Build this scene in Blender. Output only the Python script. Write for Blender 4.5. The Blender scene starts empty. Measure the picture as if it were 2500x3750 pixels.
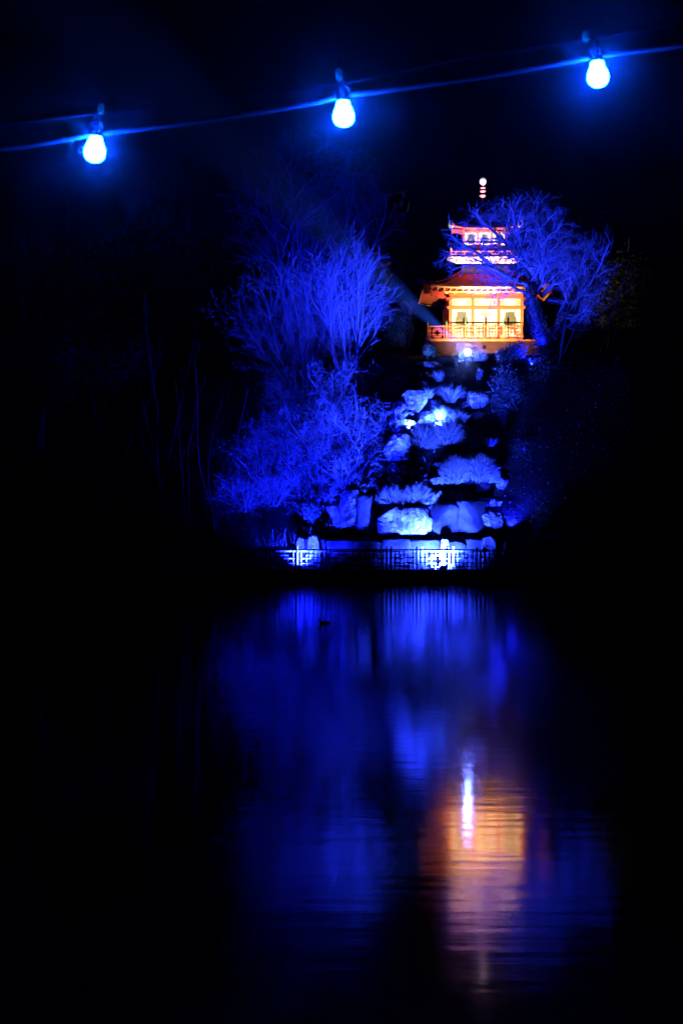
import bpy, bmesh, math, random
import numpy as np
from mathutils import Vector, Matrix, noise

scene = bpy.context.scene
C = scene.collection
PI = math.pi
R = math.radians

# ------------------------------------------------------------------ camera
EYE = 2.0            # metres above the water
FPX = 5840.0         # focal length in photograph pixels
HORIZON = 1991.0     # photograph row of the horizon
cam_data = bpy.data.cameras.new('camera')
cam_data.sensor_fit = 'HORIZONTAL'
cam_data.sensor_width = 24.0
cam_data.lens = FPX / 2500 * 24.0
cam_data.shift_y = (HORIZON - 1875) / 2500
cam_data.clip_start = 0.1
cam_data.clip_end = 2000
cam_data.dof.use_dof = True
cam_data.dof.focus_distance = 92
cam_data.dof.aperture_fstop = 6.3
cam = bpy.data.objects.new('camera', cam_data)
cam.location = (0, 0, EYE)
cam.rotation_euler = (PI / 2, 0, 0)
C.objects.link(cam)
scene.camera = cam

# ------------------------------------------------------------------ night sky
world = bpy.data.worlds.new('World')
scene.world = world
world.use_nodes = True
wn, wl = world.node_tree.nodes, world.node_tree.links
bg = wn['Background']
sky = wn.new('ShaderNodeTexSky')
sky.sky_type = 'NISHITA'
sky.sun_disc = False
sky.sun_elevation = R(-4)
sky.sun_rotation = R(200)
tint = wn.new('ShaderNodeMix'); tint.data_type = 'RGBA'; tint.blend_type = 'MULTIPLY'
tint.inputs['Factor'].default_value = 1
tint.inputs['B'].default_value = (0.25, 0.6, 1.0, 1)
wl.new(sky.outputs[0], tint.inputs['A'])
wl.new(tint.outputs['Result'], bg.inputs['Color'])
bg.inputs['Strength'].default_value = 0.002

scene.view_settings.view_transform = 'Standard'
scene.view_settings.look = 'None'
scene.view_settings.exposure = 0
scene.view_settings.gamma = 1
scene.cycles.use_denoising = True
scene.cycles.max_bounces = 4
scene.cycles.diffuse_bounces = 1
scene.cycles.glossy_bounces = 2
scene.cycles.adaptive_threshold = 0.02
scene.cycles.volume_bounces = 0
scene.cycles.sample_clamp_indirect = 4.0

BLUE = (0.012, 0.032, 1.0)
BLUE_PURE = (0.0030, 0.0075, 1.0)


def at(px, py, y):
    """point that stands y metres away and is seen at photo pixel (px, py)"""
    return Vector(((px - 1250) / FPX * y, y, EYE + (HORIZON - py) / FPX * y))


# ------------------------------------------------------------------ materials
def mat(name, col, rough=0.7, vary=0.0, scale=6.0, bump=0.0, bscale=20.0, metal=0.0, spec=None,
        col2=None, detail=6, emis=None, estr=0.0, crack=0, edge=.14):
    m = bpy.data.materials.new(name)
    m.use_nodes = True
    nt = m.node_tree
    b = nt.nodes['Principled BSDF']
    b.inputs['Base Color'].default_value = (*col, 1)
    b.inputs['Roughness'].default_value = rough
    b.inputs['Metallic'].default_value = metal
    if spec is not None:
        b.inputs['Specular IOR Level'].default_value = spec
    if emis:
        b.inputs['Emission Color'].default_value = (*emis, 1)
        b.inputs['Emission Strength'].default_value = estr
    tc = nt.nodes.new('ShaderNodeTexCoord')
    if vary or col2:
        n = nt.nodes.new('ShaderNodeTexNoise')
        n.inputs['Scale'].default_value = scale
        n.inputs['Detail'].default_value = detail
        n.inputs['Roughness'].default_value = 0.65
        nt.links.new(tc.outputs['Object'], n.inputs['Vector'])
        cr = nt.nodes.new('ShaderNodeValToRGB')
        c2 = col2 if col2 else tuple(c * (1 - vary) for c in col)
        cr.color_ramp.elements[0].position = 0.5 - edge
        cr.color_ramp.elements[1].position = 0.5 + edge
        cr.color_ramp.elements[0].color = (*c2, 1)
        cr.color_ramp.elements[1].color = (*col, 1)
        nt.links.new(n.outputs['Fac'], cr.inputs['Fac'])
        nt.links.new(cr.outputs['Color'], b.inputs['Base Color'])
    if bump:
        n2 = nt.nodes.new('ShaderNodeTexNoise')
        n2.inputs['Scale'].default_value = bscale
        n2.inputs['Detail'].default_value = 8
        nt.links.new(tc.outputs['Object'], n2.inputs['Vector'])
        hsock = n2.outputs['Fac']
        if crack:
            vo = nt.nodes.new('ShaderNodeTexVoronoi'); vo.feature = 'DISTANCE_TO_EDGE'
            vo.inputs['Scale'].default_value = crack
            mx = nt.nodes.new('ShaderNodeVectorMath'); mx.operation = 'ADD'
            nt.links.new(tc.outputs['Object'], mx.inputs[0]); nt.links.new(n2.outputs['Color'], mx.inputs[1])
            nt.links.new(mx.outputs[0], vo.inputs['Vector'])
            mr = nt.nodes.new('ShaderNodeMapRange'); mr.inputs['From Max'].default_value = .06
            nt.links.new(vo.outputs['Distance'], mr.inputs['Value'])
            ad = nt.nodes.new('ShaderNodeMath'); ad.operation = 'MULTIPLY_ADD'; ad.inputs[1].default_value = .5
            nt.links.new(mr.outputs[0], ad.inputs[0]); nt.links.new(n2.outputs['Fac'], ad.inputs[2])
            hsock = ad.outputs[0]
        bp = nt.nodes.new('ShaderNodeBump')
        bp.inputs['Strength'].default_value = 0.9
        bp.inputs['Distance'].default_value = bump
        nt.links.new(hsock, bp.inputs['Height'])
        nt.links.new(bp.outputs['Normal'], b.inputs['Normal'])
    return m


M = {}
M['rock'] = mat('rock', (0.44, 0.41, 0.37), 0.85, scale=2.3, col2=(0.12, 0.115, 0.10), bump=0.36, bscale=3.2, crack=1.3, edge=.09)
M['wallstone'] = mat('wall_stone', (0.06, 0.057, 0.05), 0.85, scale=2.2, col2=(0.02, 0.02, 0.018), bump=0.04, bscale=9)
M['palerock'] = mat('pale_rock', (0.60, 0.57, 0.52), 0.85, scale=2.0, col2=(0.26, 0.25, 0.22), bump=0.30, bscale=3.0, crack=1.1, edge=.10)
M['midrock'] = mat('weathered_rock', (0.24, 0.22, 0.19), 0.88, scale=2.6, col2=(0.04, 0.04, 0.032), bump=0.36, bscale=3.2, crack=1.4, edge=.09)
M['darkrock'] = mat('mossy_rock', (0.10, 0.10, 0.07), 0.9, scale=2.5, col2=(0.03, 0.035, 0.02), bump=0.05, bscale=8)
M['soil'] = mat('soil', (0.018, 0.014, 0.010), 0.95, spec=0.1, vary=0.6, scale=3, bump=0.05, bscale=6)
M['path'] = mat('path', (0.12, 0.115, 0.11), 0.9, vary=0.4, scale=4, bump=0.01, bscale=40)
M['bank'] = mat('bank', (0.06, 0.055, 0.05), 0.9, vary=0.5, scale=3, bump=0.02, bscale=10)
M['bark'] = mat('bark', (0.30, 0.27, 0.23), 0.85, vary=0.55, scale=9, bump=0.02, bscale=30)
M['palebark'] = mat('pale_bark', (0.62, 0.60, 0.56), 0.8, vary=0.5, scale=7, bump=0.01, bscale=30)
M['shrubtwig'] = mat('pale_twig', (0.46, 0.43, 0.39), 0.7, vary=0.75, scale=1.3)
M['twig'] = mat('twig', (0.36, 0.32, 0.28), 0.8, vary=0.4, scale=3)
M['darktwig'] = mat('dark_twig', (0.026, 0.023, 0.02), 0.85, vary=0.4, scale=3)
M['leaf'] = mat('leaf', (0.09, 0.12, 0.06), 0.3, vary=0.6, scale=5)
M['ivy'] = mat('ivy_leaf', (0.11, 0.15, 0.08), 0.4, vary=0.6, scale=9)
M['evergreen'] = mat('evergreen_leaf', (0.018, 0.024, 0.014), 0.7, vary=0.6, scale=1)
M['grass'] = mat('grass_blade', (0.40, 0.42, 0.24), 0.6, vary=0.5, scale=3)
M['palegrass'] = mat('pale_grass_blade', (0.45, 0.48, 0.28), 0.55, vary=0.3, scale=5)
M['fence'] = mat('fence_paint', (0.035, 0.012, 0.01), 0.5, vary=0.3, scale=4)
M['fencewhite'] = mat('white_fence_paint', (0.36, 0.35, 0.33), 0.5, vary=0.15, scale=5)
M['orange'] = mat('orange_paint', (0.60, 0.125, 0.035), 0.45, vary=0.18, scale=3, bump=0.003, bscale=30)
M['red'] = mat('red_paint', (0.58, 0.05, 0.035), 0.45, vary=0.2, scale=3)
M['cream'] = mat('cream_render', (0.80, 0.74, 0.60), 0.8, vary=0.08, scale=4, bump=0.002, bscale=40)
M['olive'] = mat('olive_board', (0.085, 0.085, 0.045), 0.5, vary=0.15, scale=5)
M['tile'] = mat('clay_tile', (0.30, 0.022, 0.008), 0.8, spec=0.1, vary=0.4, scale=5)
M['ridge'] = mat('ridge_lead', (0.12, 0.09, 0.08), 0.6, vary=0.3, scale=4)
M['soffit'] = mat('soffit_paint', (0.60, 0.11, 0.05), 0.5, vary=0.15, scale=3)
M['paleorange'] = mat('pale_orange_paint', (0.78, 0.42, 0.2), 0.5, vary=0.12, scale=4)
M['green'] = mat('green_paint', (0.02, 0.32, 0.16), 0.4)
M['jade'] = mat('jade_glaze', (0.34, 0.46, 0.34), 0.4, vary=0.3, scale=9)
M['cloud'] = mat('painted_fascia', (0.72, 0.62, 0.55), 0.5, scale=7, col2=(0.55, 0.2, 0.16))
M['base'] = mat('plinth_render', (0.05, 0.017, 0.010), 0.9, vary=0.4, spec=0.1, scale=3, bump=0.006, bscale=20)
M['ball'] = mat('finial_ball', (0.75, 0.75, 0.8), 0.35, vary=0.2, scale=12, bump=0.01, bscale=10)
M['disc'] = mat('finial_disc', (0.65, 0.24, 0.24), 0.4, vary=0.2, scale=9)
M['black'] = mat('black_casing', (0.012, 0.012, 0.013), 0.5)
M['cord'] = mat('rubber_cord', (0.010, 0.010, 0.011), 0.6, spec=0.15)
M['wire'] = mat('steel_wire', (0.0005, 0.0005, 0.0006), 0.9, spec=0.0)
M['clip'] = mat('teal_clip', (0.003, 0.02, 0.004), 0.7, spec=0.05)
M['duck'] = mat('duck_feathers', (0.015, 0.013, 0.012), 0.7, vary=0.4, scale=30)
M['beak'] = mat('duck_beak', (0.12, 0.09, 0.03), 0.5)
M['bulb'] = mat('lit_bulb', (0.3, 0.5, 1.0), 0.3, emis=(0.0016, 0.050, 1.0), estr=4300)
M['lens'] = mat('lit_lens', (0.3, 0.4, 1.0), 0.3, emis=(0.12, 0.22, 1.0), estr=600)
M['lens_off'] = mat('lens_glass', (0.2, 0.25, 0.4), 0.2, emis=(0.06, 0.10, 1.0), estr=3)
M['lens_warm'] = mat('lit_warm_lens', (0.5, 0.4, 0.2), 0.3, emis=(1.0, 0.7, 0.35), estr=3)

for k_ in ('lens', 'lens_off', 'lens_warm'):
    M[k_].cycles.emission_sampling = 'NONE'

# water: dark, nearly still, slopes too small to see one by one far off
wm = bpy.data.materials.new('lake_water')
wm.use_nodes = True
nt = wm.node_tree
wb = nt.nodes['Principled BSDF']
wb.inputs['Base Color'].default_value = (0.001, 0.0015, 0.003, 1)
wb.inputs['Roughness'].default_value = 0.077
wb.inputs['IOR'].default_value = 1.33
tc = nt.nodes.new('ShaderNodeTexCoord')
heights = None
for (sx, sy, sc_, amp, det) in ((0.30, 1.0, 4.0, 0.0036, 3), (0.20, 1.0, 0.9, 0.0036, 2)):
    mp = nt.nodes.new('ShaderNodeMapping')
    mp.inputs['Scale'].default_value = (sx, sy, 1)
    nz = nt.nodes.new('ShaderNodeTexNoise')
    nz.inputs['Scale'].default_value = sc_
    nz.inputs['Detail'].default_value = det
    nt.links.new(tc.outputs['Object'], mp.inputs['Vector'])
    nt.links.new(mp.outputs['Vector'], nz.inputs['Vector'])
    ml = nt.nodes.new('ShaderNodeMath'); ml.operation = 'MULTIPLY'
    ml.inputs[1].default_value = amp
    nt.links.new(nz.outputs['Fac'], ml.inputs[0])
    if heights is None:
        heights = ml
    else:
        ad = nt.nodes.new('ShaderNodeMath'); ad.operation = 'ADD'
        nt.links.new(heights.outputs[0], ad.inputs[0])
        nt.links.new(ml.outputs[0], ad.inputs[1])
        heights = ad
bp = nt.nodes.new('ShaderNodeBump')
bp.inputs['Strength'].default_value = 0.55
bp.inputs['Distance'].default_value = 1.0
nt.links.new(heights.outputs[0], bp.inputs['Height'])
nt.links.new(bp.outputs['Normal'], wb.inputs['Normal'])
M['water'] = wm


# ------------------------------------------------------------------ builders
def tag(o, label=None, cat=None, group=None, kind=None):
    if label: o['label'] = label
    if cat: o['category'] = cat
    if group: o['group'] = group
    if kind: o['kind'] = kind
    return o


def thing(name, loc, label, cat, group=None, rz=0.0):
    o = bpy.data.objects.new(name, None)
    o.empty_display_size = 0.2
    o.location = loc
    o.rotation_euler = (0, 0, rz)
    C.objects.link(o)
    return tag(o, label, cat, group)


def link(name, me, m, parent=None, loc=None):
    if m is not None and not me.materials:
        me.materials.append(M[m] if isinstance(m, str) else m)
    o = bpy.data.objects.new(name, me)
    C.objects.link(o)
    if parent is not None:
        o.parent = parent
    if loc is not None:
        o.location = loc
    return o


class MB:
    """collects pieces of ONE part"""
    def __init__(s):
        s.v, s.f = [], []

    def add(s, vs, fs):
        n = len(s.v)
        s.v += [tuple(p) for p in vs]
        s.f += [tuple(i + n for i in f) for f in fs]
        return s

    def box(s, x0, x1, y0, y1, z0, z1):
        return s.add([(x0, y0, z0), (x1, y0, z0), (x1, y1, z0), (x0, y1, z0), (x0, y0, z1), (x1, y0, z1), (x1, y1, z1), (x0, y1, z1)],
                     [(0, 3, 2, 1), (4, 5, 6, 7), (0, 1, 5, 4), (1, 2, 6, 5), (2, 3, 7, 6), (3, 0, 4, 7)])

    def prism(s, pts, y0, y1):
        """outline in x, z pushed along y"""
        n = len(pts)
        vs = [(x, y0, z) for x, z in pts] + [(x, y1, z) for x, z in pts]
        fs = [tuple(range(n)), tuple(range(2 * n - 1, n - 1, -1))]
        fs += [(i, n + i, n + (i + 1) % n, (i + 1) % n) for i in range(n)]
        return s.add(vs, fs)

    def lathe(s, prof, n=16, cx=0, cy=0):
        vs, fs = [], []
        for (r, z) in prof:
            for k in range(n):
                a = 2 * PI * k / n
                vs.append((cx + r * math.cos(a), cy + r * math.sin(a), z))
        for j in range(len(prof) - 1):
            for k in range(n):
                k2 = (k + 1) % n
                fs.append((j * n + k, j * n + k2, (j + 1) * n + k2, (j + 1) * n + k))
        fs.append(tuple(range(n - 1, -1, -1)))
        fs.append(tuple((len(prof) - 1) * n + k for k in range(n)))
        return s.add(vs, fs)

    def tube(s, pts, r, n=6, r1=None):
        pts = [Vector(p) for p in pts]
        vs, fs = [], []
        L = len(pts)
        for i, p in enumerate(pts):
            d = (pts[min(i + 1, L - 1)] - pts[max(i - 1, 0)]).normalized()
            u = d.cross(Vector((0, 0, 1)))
            if u.length < 1e-3:
                u = Vector((1, 0, 0))
            u.normalize()
            w = d.cross(u)
            rr = r if r1 is None else r + (r1 - r) * i / (L - 1)
            for k in range(n):
                a = 2 * PI * k / n
                vs.append(p + u * (math.cos(a) * rr) + w * (math.sin(a) * rr))
        for i in range(L - 1):
            for k in range(n):
                k2 = (k + 1) % n
                fs.append((i * n + k, i * n + k2, (i + 1) * n + k2, (i + 1) * n + k))
        fs.append(tuple(range(n - 1, -1, -1)))
        fs.append(tuple((L - 1) * n + k for k in range(n)))
        return s.add(vs, fs)

    def mesh(s, name, smooth=False, bevel=0.0):
        me = bpy.data.meshes.new(name)
        me.from_pydata(s.v, [], s.f)
        bm = bmesh.new(); bm.from_mesh(me)
        if bevel:
            bmesh.ops.bevel(bm, geom=list(bm.edges), offset=bevel, segments=1, affect='EDGES', profile=0.5)
        bmesh.ops.recalc_face_normals(bm, faces=bm.faces)
        bm.to_mesh(me); bm.free()
        if smooth:
            me.polygons.foreach_set('use_smooth', [True] * len(me.polygons))
        return me

    def build(s, name, m, parent=None, loc=None, smooth=False, bevel=0.0):
        return link(name, s.mesh(name, smooth, bevel), m, parent, loc)


def mesh_np(name, V, F, smooth=False):
    """vertices (n,3), quads (m,4)"""
    me = bpy.data.meshes.new(name)
    V = np.ascontiguousarray(V, dtype=np.float32)
    F = np.ascontiguousarray(F, dtype=np.int32)
    k = F.shape[1]
    me.vertices.add(len(V))
    me.vertices.foreach_set('co', V.ravel())
    me.loops.add(F.size)
    me.loops.foreach_set('vertex_index', F.ravel())
    me.polygons.add(len(F))
    me.polygons.foreach_set('loop_start', np.arange(0, F.size, k, dtype=np.int32))
    me.polygons.foreach_set('loop_total', np.full(len(F), k, dtype=np.int32))
    if smooth:
        me.polygons.foreach_set('use_smooth', np.ones(len(F), dtype=bool))
    me.update(calc_edges=True)
    return me


# ------------------------------------------------------------------ terrain
def sstep(a, b, x):
    t = max(0.0, min(1.0, (x - a) / (b - a)))
    return t * t * (3 - 2 * t)


PROF = [(79, 0.62), (83.3, 0.62), (83.75, 2.05), (84.8, 2.75), (85.5, 4.3), (87.0, 7.2), (88.5, 10.0), (89.5, 12.0),
        (90.1, 12.6), (95.9, 13.1), (112, 13.6), (130, 9), (160, 1.5), (500, 1.0)]


def prof(y):
    for (a, za), (b, zb) in zip(PROF, PROF[1:]):
        if y <= b:
            return za + (zb - za) * max(0, y - a) / (b - a)
    return PROF[-1][1]


def H(x, y):
    sh = 1.0 * sstep(9.2, 11.5, x) - 2.5 * sstep(1.5, -4, x) - 6 * sstep(-4, -16, x) - 5 * sstep(15, 30, x)
    yy = y + sh
    if yy > 83.3:
        base = prof(yy)
    else:
        base = prof(y) if y < 83.3 else 0.62 + 0.12 * (y - 83.3)
    f = 1 - 0.45 * sstep(-5, -24, x) - 0.4 * sstep(14, 34, x)
    z = 0.62 + (base - 0.62) * f
    if y > 83.8:
        z += 0.22 * noise.noise(Vector((x * 0.6, y * 0.6, 3.1))) + 0.1 * noise.noise(Vector((x * 1.9, y * 1.9, 8)))
    return z


def hit(px, py):
    """distance at which the sight line through a photo pixel meets the hill"""
    y = 80.5
    while y < 125:
        p = at(px, py, y)
        if H(p.x, y) >= p.z:
            return y
        y += 0.08
    return 98.0


xs = list(np.arange(-26, 30.1, 0.45))
xs = [-420, -250, -150, -100, -70, -50, -40, -33] + xs + [34, 40, 50, 70, 100, 150, 250, 420]
ys = list(np.arange(83.2, 100, 0.35)) + list(np.arange(100, 135, 1.5)) + [140, 150, 165, 190, 230, 300, 400, 500]
TV = np.array([[x, y, H(x, y)] for y in ys for x in xs])
nx, ny = len(xs), len(ys)
TF = np.array([[j * nx + i, j * nx + i + 1, (j + 1) * nx + i + 1, (j + 1) * nx + i] for j in range(ny - 1) for i in range(nx - 1)])
ground = link('ground', mesh_np('ground', TV, TF, True), 'soil')
tag(ground, 'dark soil hillside of the island rising behind the fence', kind='structure')

b = MB(); b.box(-420, 420, 80.0, 83.24, -1.5, 0.62)
tag(b.build('path', 'path'), 'level path along the island shore behind the fence', kind='structure')
b = MB(); b.box(-420, 420, 79.72, 79.995, -1.5, 0.66)
tag(b.build('lake_bank', 'bank'), 'dark stone edge of the lake under the fence', kind='structure')
b = MB(); b.add([(-420, -25, 0), (420, -25, 0), (420, 79.9, 0), (-420, 79.9, 0)], [(0, 1, 2, 3)])
tag(b.build('lake_water', 'water'), 'dark rippled lake water mirroring the blue lights', kind='structure')
b = MB(); b.box(-420, 420, -30, 3.6, -1.5, 0.45)
tag(b.build('near_bank', 'path'), 'paved near shore where the viewer stands', kind='structure')


# ------------------------------------------------------------------ lamps
def aim(o, src, dst):
    d = (Vector(dst) - Vector(src)).normalized()
    o.rotation_euler = d.to_track_quat('-Z', 'Y').to_euler()


def flood(loc, target, label, power, color, angle, blend=0.5, s=1.0, lens='lens_off', radius=0.05, name='flood_light', foot=None, group=None, can=False):
    """box flood light on a bracket: housing, cooling fins, lens, bracket, and its lamp"""
    loc = Vector(loc)
    t = thing(name, (loc.x, loc.y, (foot if foot is not None else loc.z - 0.16 * s)), label, 'flood light', group)
    d = (Vector(target) - loc).normalized()
    q = d.to_track_quat('-Z', 'Y')
    off = loc - Vector(t.location)
    hb = MB()
    if can:
        hb.lathe([(.05 * s, .20 * s), (.10 * s, .18 * s), (.13 * s, .10 * s), (.15 * s, .0), (.16 * s, -.02 * s), (.14 * s, -.02 * s)], 20)
    else:
        hb.box(-.15 * s, .15 * s, -.11 * s, .11 * s, 0, .07 * s)
        hb.box(-.165 * s, .165 * s, -.125 * s, .125 * s, -.02 * s, 0.0)
    h = hb.build('housing', 'black', t, off, bevel=0 if can else 0.006 * s); h.rotation_euler = q.to_euler()
    fb = MB()
    for k in range(0 if can else 6):
        fb.box((-.12 + .045 * k) * s, (-.105 + .045 * k) * s, -.09 * s, .09 * s, .071 * s, .105 * s)
    if not can:
        fb.build('cooling_fins', 'black', h)
    lb = MB()
    if can:
        lb.lathe([(.002 * s, -.05 * s), (.07 * s, -.045 * s), (.115 * s, -.034 * s), (.138 * s, -.021 * s)], 20)
    else:
        lb.box(-.135 * s, .135 * s, -.095 * s, .095 * s, -.026 * s, -.021 * s)
    lb.build('lens', lens, h)
    bb = MB()
    zf = -(off.z)
    bb.box(-.19 * s, -.172 * s, -.02 * s, .02 * s, zf, .03 * s).box(.172 * s, .19 * s, -.02 * s, .02 * s, zf, .03 * s)
    bb.box(-.19 * s, .19 * s, -.035 * s, .035 * s, zf - 0.02, zf + .001)
    bb.build('bracket', 'black', t, off)
    ld = bpy.data.lights.new('lamp', 'SPOT')
    ld.energy = power; ld.color = color; ld.spot_size = R(angle); ld.spot_blend = blend; ld.shadow_soft_size = radius
    lo = bpy.data.objects.new('lamp', ld); C.objects.link(lo); lo.parent = t
    lo.location = off + d * (0.06 * s)
    lo.rotation_euler = q.to_euler()
    return t


flood(at(1092, 2076, 80.98), at(1170, 1500, 88.0), 'black flood light at the path lighting the bare shrubs on the left', 108000, BLUE_PURE, 116, 1.0, radius=0.16)
flood(at(1622, 2078, 80.98), at(1560, 1800, 86.0), 'black flood light at the path below the rocky cascade', 230000, BLUE, 130, 1.0, radius=0.16)
PC = Vector((8.82, 99.5, 14.29))     # centre of the pagoda's deck
y0 = 89.9
flood(at(1712, 1290, y0), at(1712, 1290, y0) + Vector((-.39, -.87, .177)), 'glaring round blue-white spotlight in front of the pagoda plinth', 5600000, (0.03, 0.12, 1.0), 6.5, 1.0,
      s=1.25, lens='lens', name='spot_light', can=True)
wx = at(1737, 1290, 89.9)
flood((wx.x, 89.9, 13.05), (8.8, 97.2, 15.75), 'small floodlight with warm glow beside the spotlight below the pagoda', 18500, (1.0, 0.74, 0.35), 64, 1.0, s=0.7, lens='lens_warm')
flood((wx.x + 0.55, 89.9, 13.1), (8.82, 98.2, 20.6), 'small white floodlight in the plants aimed at the pagoda top', 42000, (0.95, 0.78, 1.0), 27, 0.3, s=0.6, lens='lens_off')

# ------------------------------------------------------------------ pagoda
pg = thing('pagoda', PC, 'two-storey red and cream pagoda with tiled roofs on the hilltop', 'pagoda')
HW = 2.27          # half width of the lower storey
FZ = -HW           # front wall plane, local y
# plinth and deck
b = MB(); b.box(-3.42, 3.42, -3.52, 3.4, -1.3, -0.10); b.build('plinth', 'base', pg)
b = MB(); b.box(-3.55, 3.55, -3.60, 3.5, -0.10, 0.0); b.build('deck', 'orange', pg, bevel=0.01)
# lower walls: core behind the panels
b = MB(); b.box(-HW + .06, HW - .06, -HW + .06, HW - .06, 0.001, 2.62); b.build('wall', 'cream', pg)
cols = [-2.17, -0.82, 0.75, 2.17]
for cx in cols:
    w = 0.10
    MB().box(cx - w, cx + w, -HW - .03, -HW + .16, 0.002, 2.66).build('column', 'orange', pg, bevel=0.015)
for sy in (-1.3, 0.0, 2.17):
    for sx in (-1, 1):
        MB().box(sx * HW - .1, sx * HW + .03, sy - .1, sy + .1, 0.002, 2.66).build('column', 'orange', pg, bevel=0.015)
bays = [(-2.07, -0.92), (-0.72, 0.65), (0.85, 2.07)]
for i, (x0, x1) in enumerate(bays):
    MB().box(x0, x1, -HW + .05, -HW + .075, 0.02, 2.0).build('wall_panel', 'cream', pg)
    MB().box(x0, x1, -HW + .02, -HW + .09, 0.004, 0.20).build('skirting_board', 'olive', pg)
    tp = MB().box(x0, x1, -HW + .05, -HW + .075, 2.24, 2.66).build('transom_panel', 'cream', pg)
    # lattice at both ends of the transom
    for e, sgn in ((x0, 1), (x1, -1)):
        for k in (0.09, 0.20):
            MB().box(e + sgn * k - .014, e + sgn * k + .014, -HW + .028, -HW + .047, 2.241, 2.659).build('lattice_bar', 'orange', tp)
        for zz in (2.36, 2.50):
            xa, xb = sorted((e, e + sgn * 0.31))
            MB().box(xa, xb, -HW + .022, -HW + .044, zz - .014, zz + .014).build('lattice_bar', 'orange', tp)
MB().box(-HW - .05, HW + .05, -HW - .05, -HW + .10, 2.02, 2.22).build('beam', 'orange', pg, bevel=0.015)
MB().box(-HW - .05, HW + .05, -HW - .05, -HW + .10, 2.665, 2.80).build('beam', 'orange', pg, bevel=0.015)
for cx in cols:
    MB().box(cx - .22, cx + .22, -HW - .068, -HW - .05, 2.05, 2.19).build('beam_plate', 'orange', pg, bevel=0.01)


def vase(cx, cz, w, h):
    half = [(0.0, 0.5), (.34, .485), (.40, .45), (.385, .42), (.35, .385), (.345, .34), (.375, .27), (.44, .15), (.49, .02), (.5, -.08), (.48, -.20),
            (.42, -.31), (.30, -.42), (.2, -.48), (0, -.5)]
    pts = [(cx + x * w, cz + z * h) for x, z in half] + [(cx - x * w, cz + z * h) for x, z in half[1:-1][::-1]]
    return pts


for cx in (-1.49, 1.46):
    wdw = MB().prism(vase(cx, 1.36, 0.82, 1.04), -HW + .03, -HW + .049).build('vase_window', 'olive', pg)
    fr = MB()
    pts = vase(cx, 1.36, 0.82, 1.04)
    n = len(pts)
    for k in range(n):
        (xa, za), (xb, zb) = pts[k], pts[(k + 1) % n]
        fr.tube([(xa, -HW + .03, za), (xb, -HW + .03, zb)], 0.012, 4)
    fr.build('window_frame', 'cream', wdw)
# emblem on the middle panel: winged crossbar on a stem, with a knob and foot bars
em = [(-.42, 1.70), (-.30, 1.72), (-.28, 1.79), (-.10, 1.78), (0, 1.82), (.10, 1.78), (.28, 1.79), (.30, 1.72), (.42, 1.70), (.34, 1.68), (.16, 1.66), (.09, 1.58), (.075, 1.40), (.075, 1.15),
      (.20, 1.10), (.20, 1.02), (.075, 1.0), (.075, .80), (.12, .72), (.28, .64), (.10, .60), (.075, .3), (-.075, .3), (-.10, .60), (-.28, .64), (-.12, .72), (-.075, .80), (-.075, 1.0), (-.20, 1.02), (-.20, 1.10), (-.075, 1.15),
      (-.075, 1.40), (-.09, 1.58), (-.16, 1.66), (-.34, 1.68)]
MB().prism([(x - .035, z) for x, z in em][::-1], -HW + .025, -HW + .049).build('door_emblem', 'paleorange', pg)
MB().box(-.06, -.01, -HW + .010, -HW + .024, .22, 1.9).build('door_seam', 'orange', pg)
# bracket sets under the eave
for cx in cols:
    br = MB()
    br.box(cx - .08, cx + .08, -HW - .30, -HW - .052, 2.80, 2.92)
    br.box(cx - .30, cx + .30, -HW - .17, -HW - .06, 2.925, 3.02)
    br.box(cx - .10, cx + .10, -HW - .62, -HW - .055, 3.025, 3.12)
    bk = br.build('eave_bracket', 'orange', pg, bevel=0.012)
    for dx in (-.26, 0, .26):
        MB().box(cx + dx - .07, cx + dx + .07, -HW - .19, -HW - .175, 2.94, 3.03).build('bracket_block', 'paleorange', bk)
MB().box(-HW - .02, HW + .02, -HW + .0, -HW + .1, 2.802, 3.10).build('frieze', 'orange', pg)


def curved_roof(name, e, t, ze, zt, upturn, mtile, msof, parent, nrib, power=1.75):
    """concave hipped roof from eave half-width e at ze to half-width t at zt with roll tiles, plus soffit and fascia"""
    nu, nv = nrib * 4, 12
    V, F = [], []
    for side in range(4):
        ca, sa = math.cos(side * PI / 2), math.sin(side * PI / 2)
        base = len(V)
        for j in range(nv + 1):
            v = j / nv
            hw = e + (t - e) * v
            z0 = ze + (zt - ze) * (v ** power)
            for i in range(nu + 1):
                u = -1 + 2 * i / nu
                x, y = hw * u, -hw
                lift = upturn * abs(u) ** 5 * (1 - v) ** 2
                # roll tiles run down the slope at fixed x, course steps across them
                roll = 0.032 * (0.5 + 0.5 * math.cos(2 * PI * x / (2 * e) * nrib * 1.0))
                course = 0.02 * (1 - ((v * 14) % 1.0)) if j < nv else 0
                V.append((x * ca - y * sa, x * sa + y * ca, z0 + lift + roll + course))
        for j in range(nv):
            for i in range(nu):
                a = base + j * (nu + 1) + i
                F.append((a, a + 1, a + nu + 2, a + nu + 1))
    me = mesh_np(name, np.array(V), np.array(F), False)
    r = link(name, me, mtile, parent)
    return r


ZE = 3.08
roof = curved_roof('roof', 3.95, 1.50, ZE + .05, 4.30, 0.32, 'tile', 'soffit', pg, 46)


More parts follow.
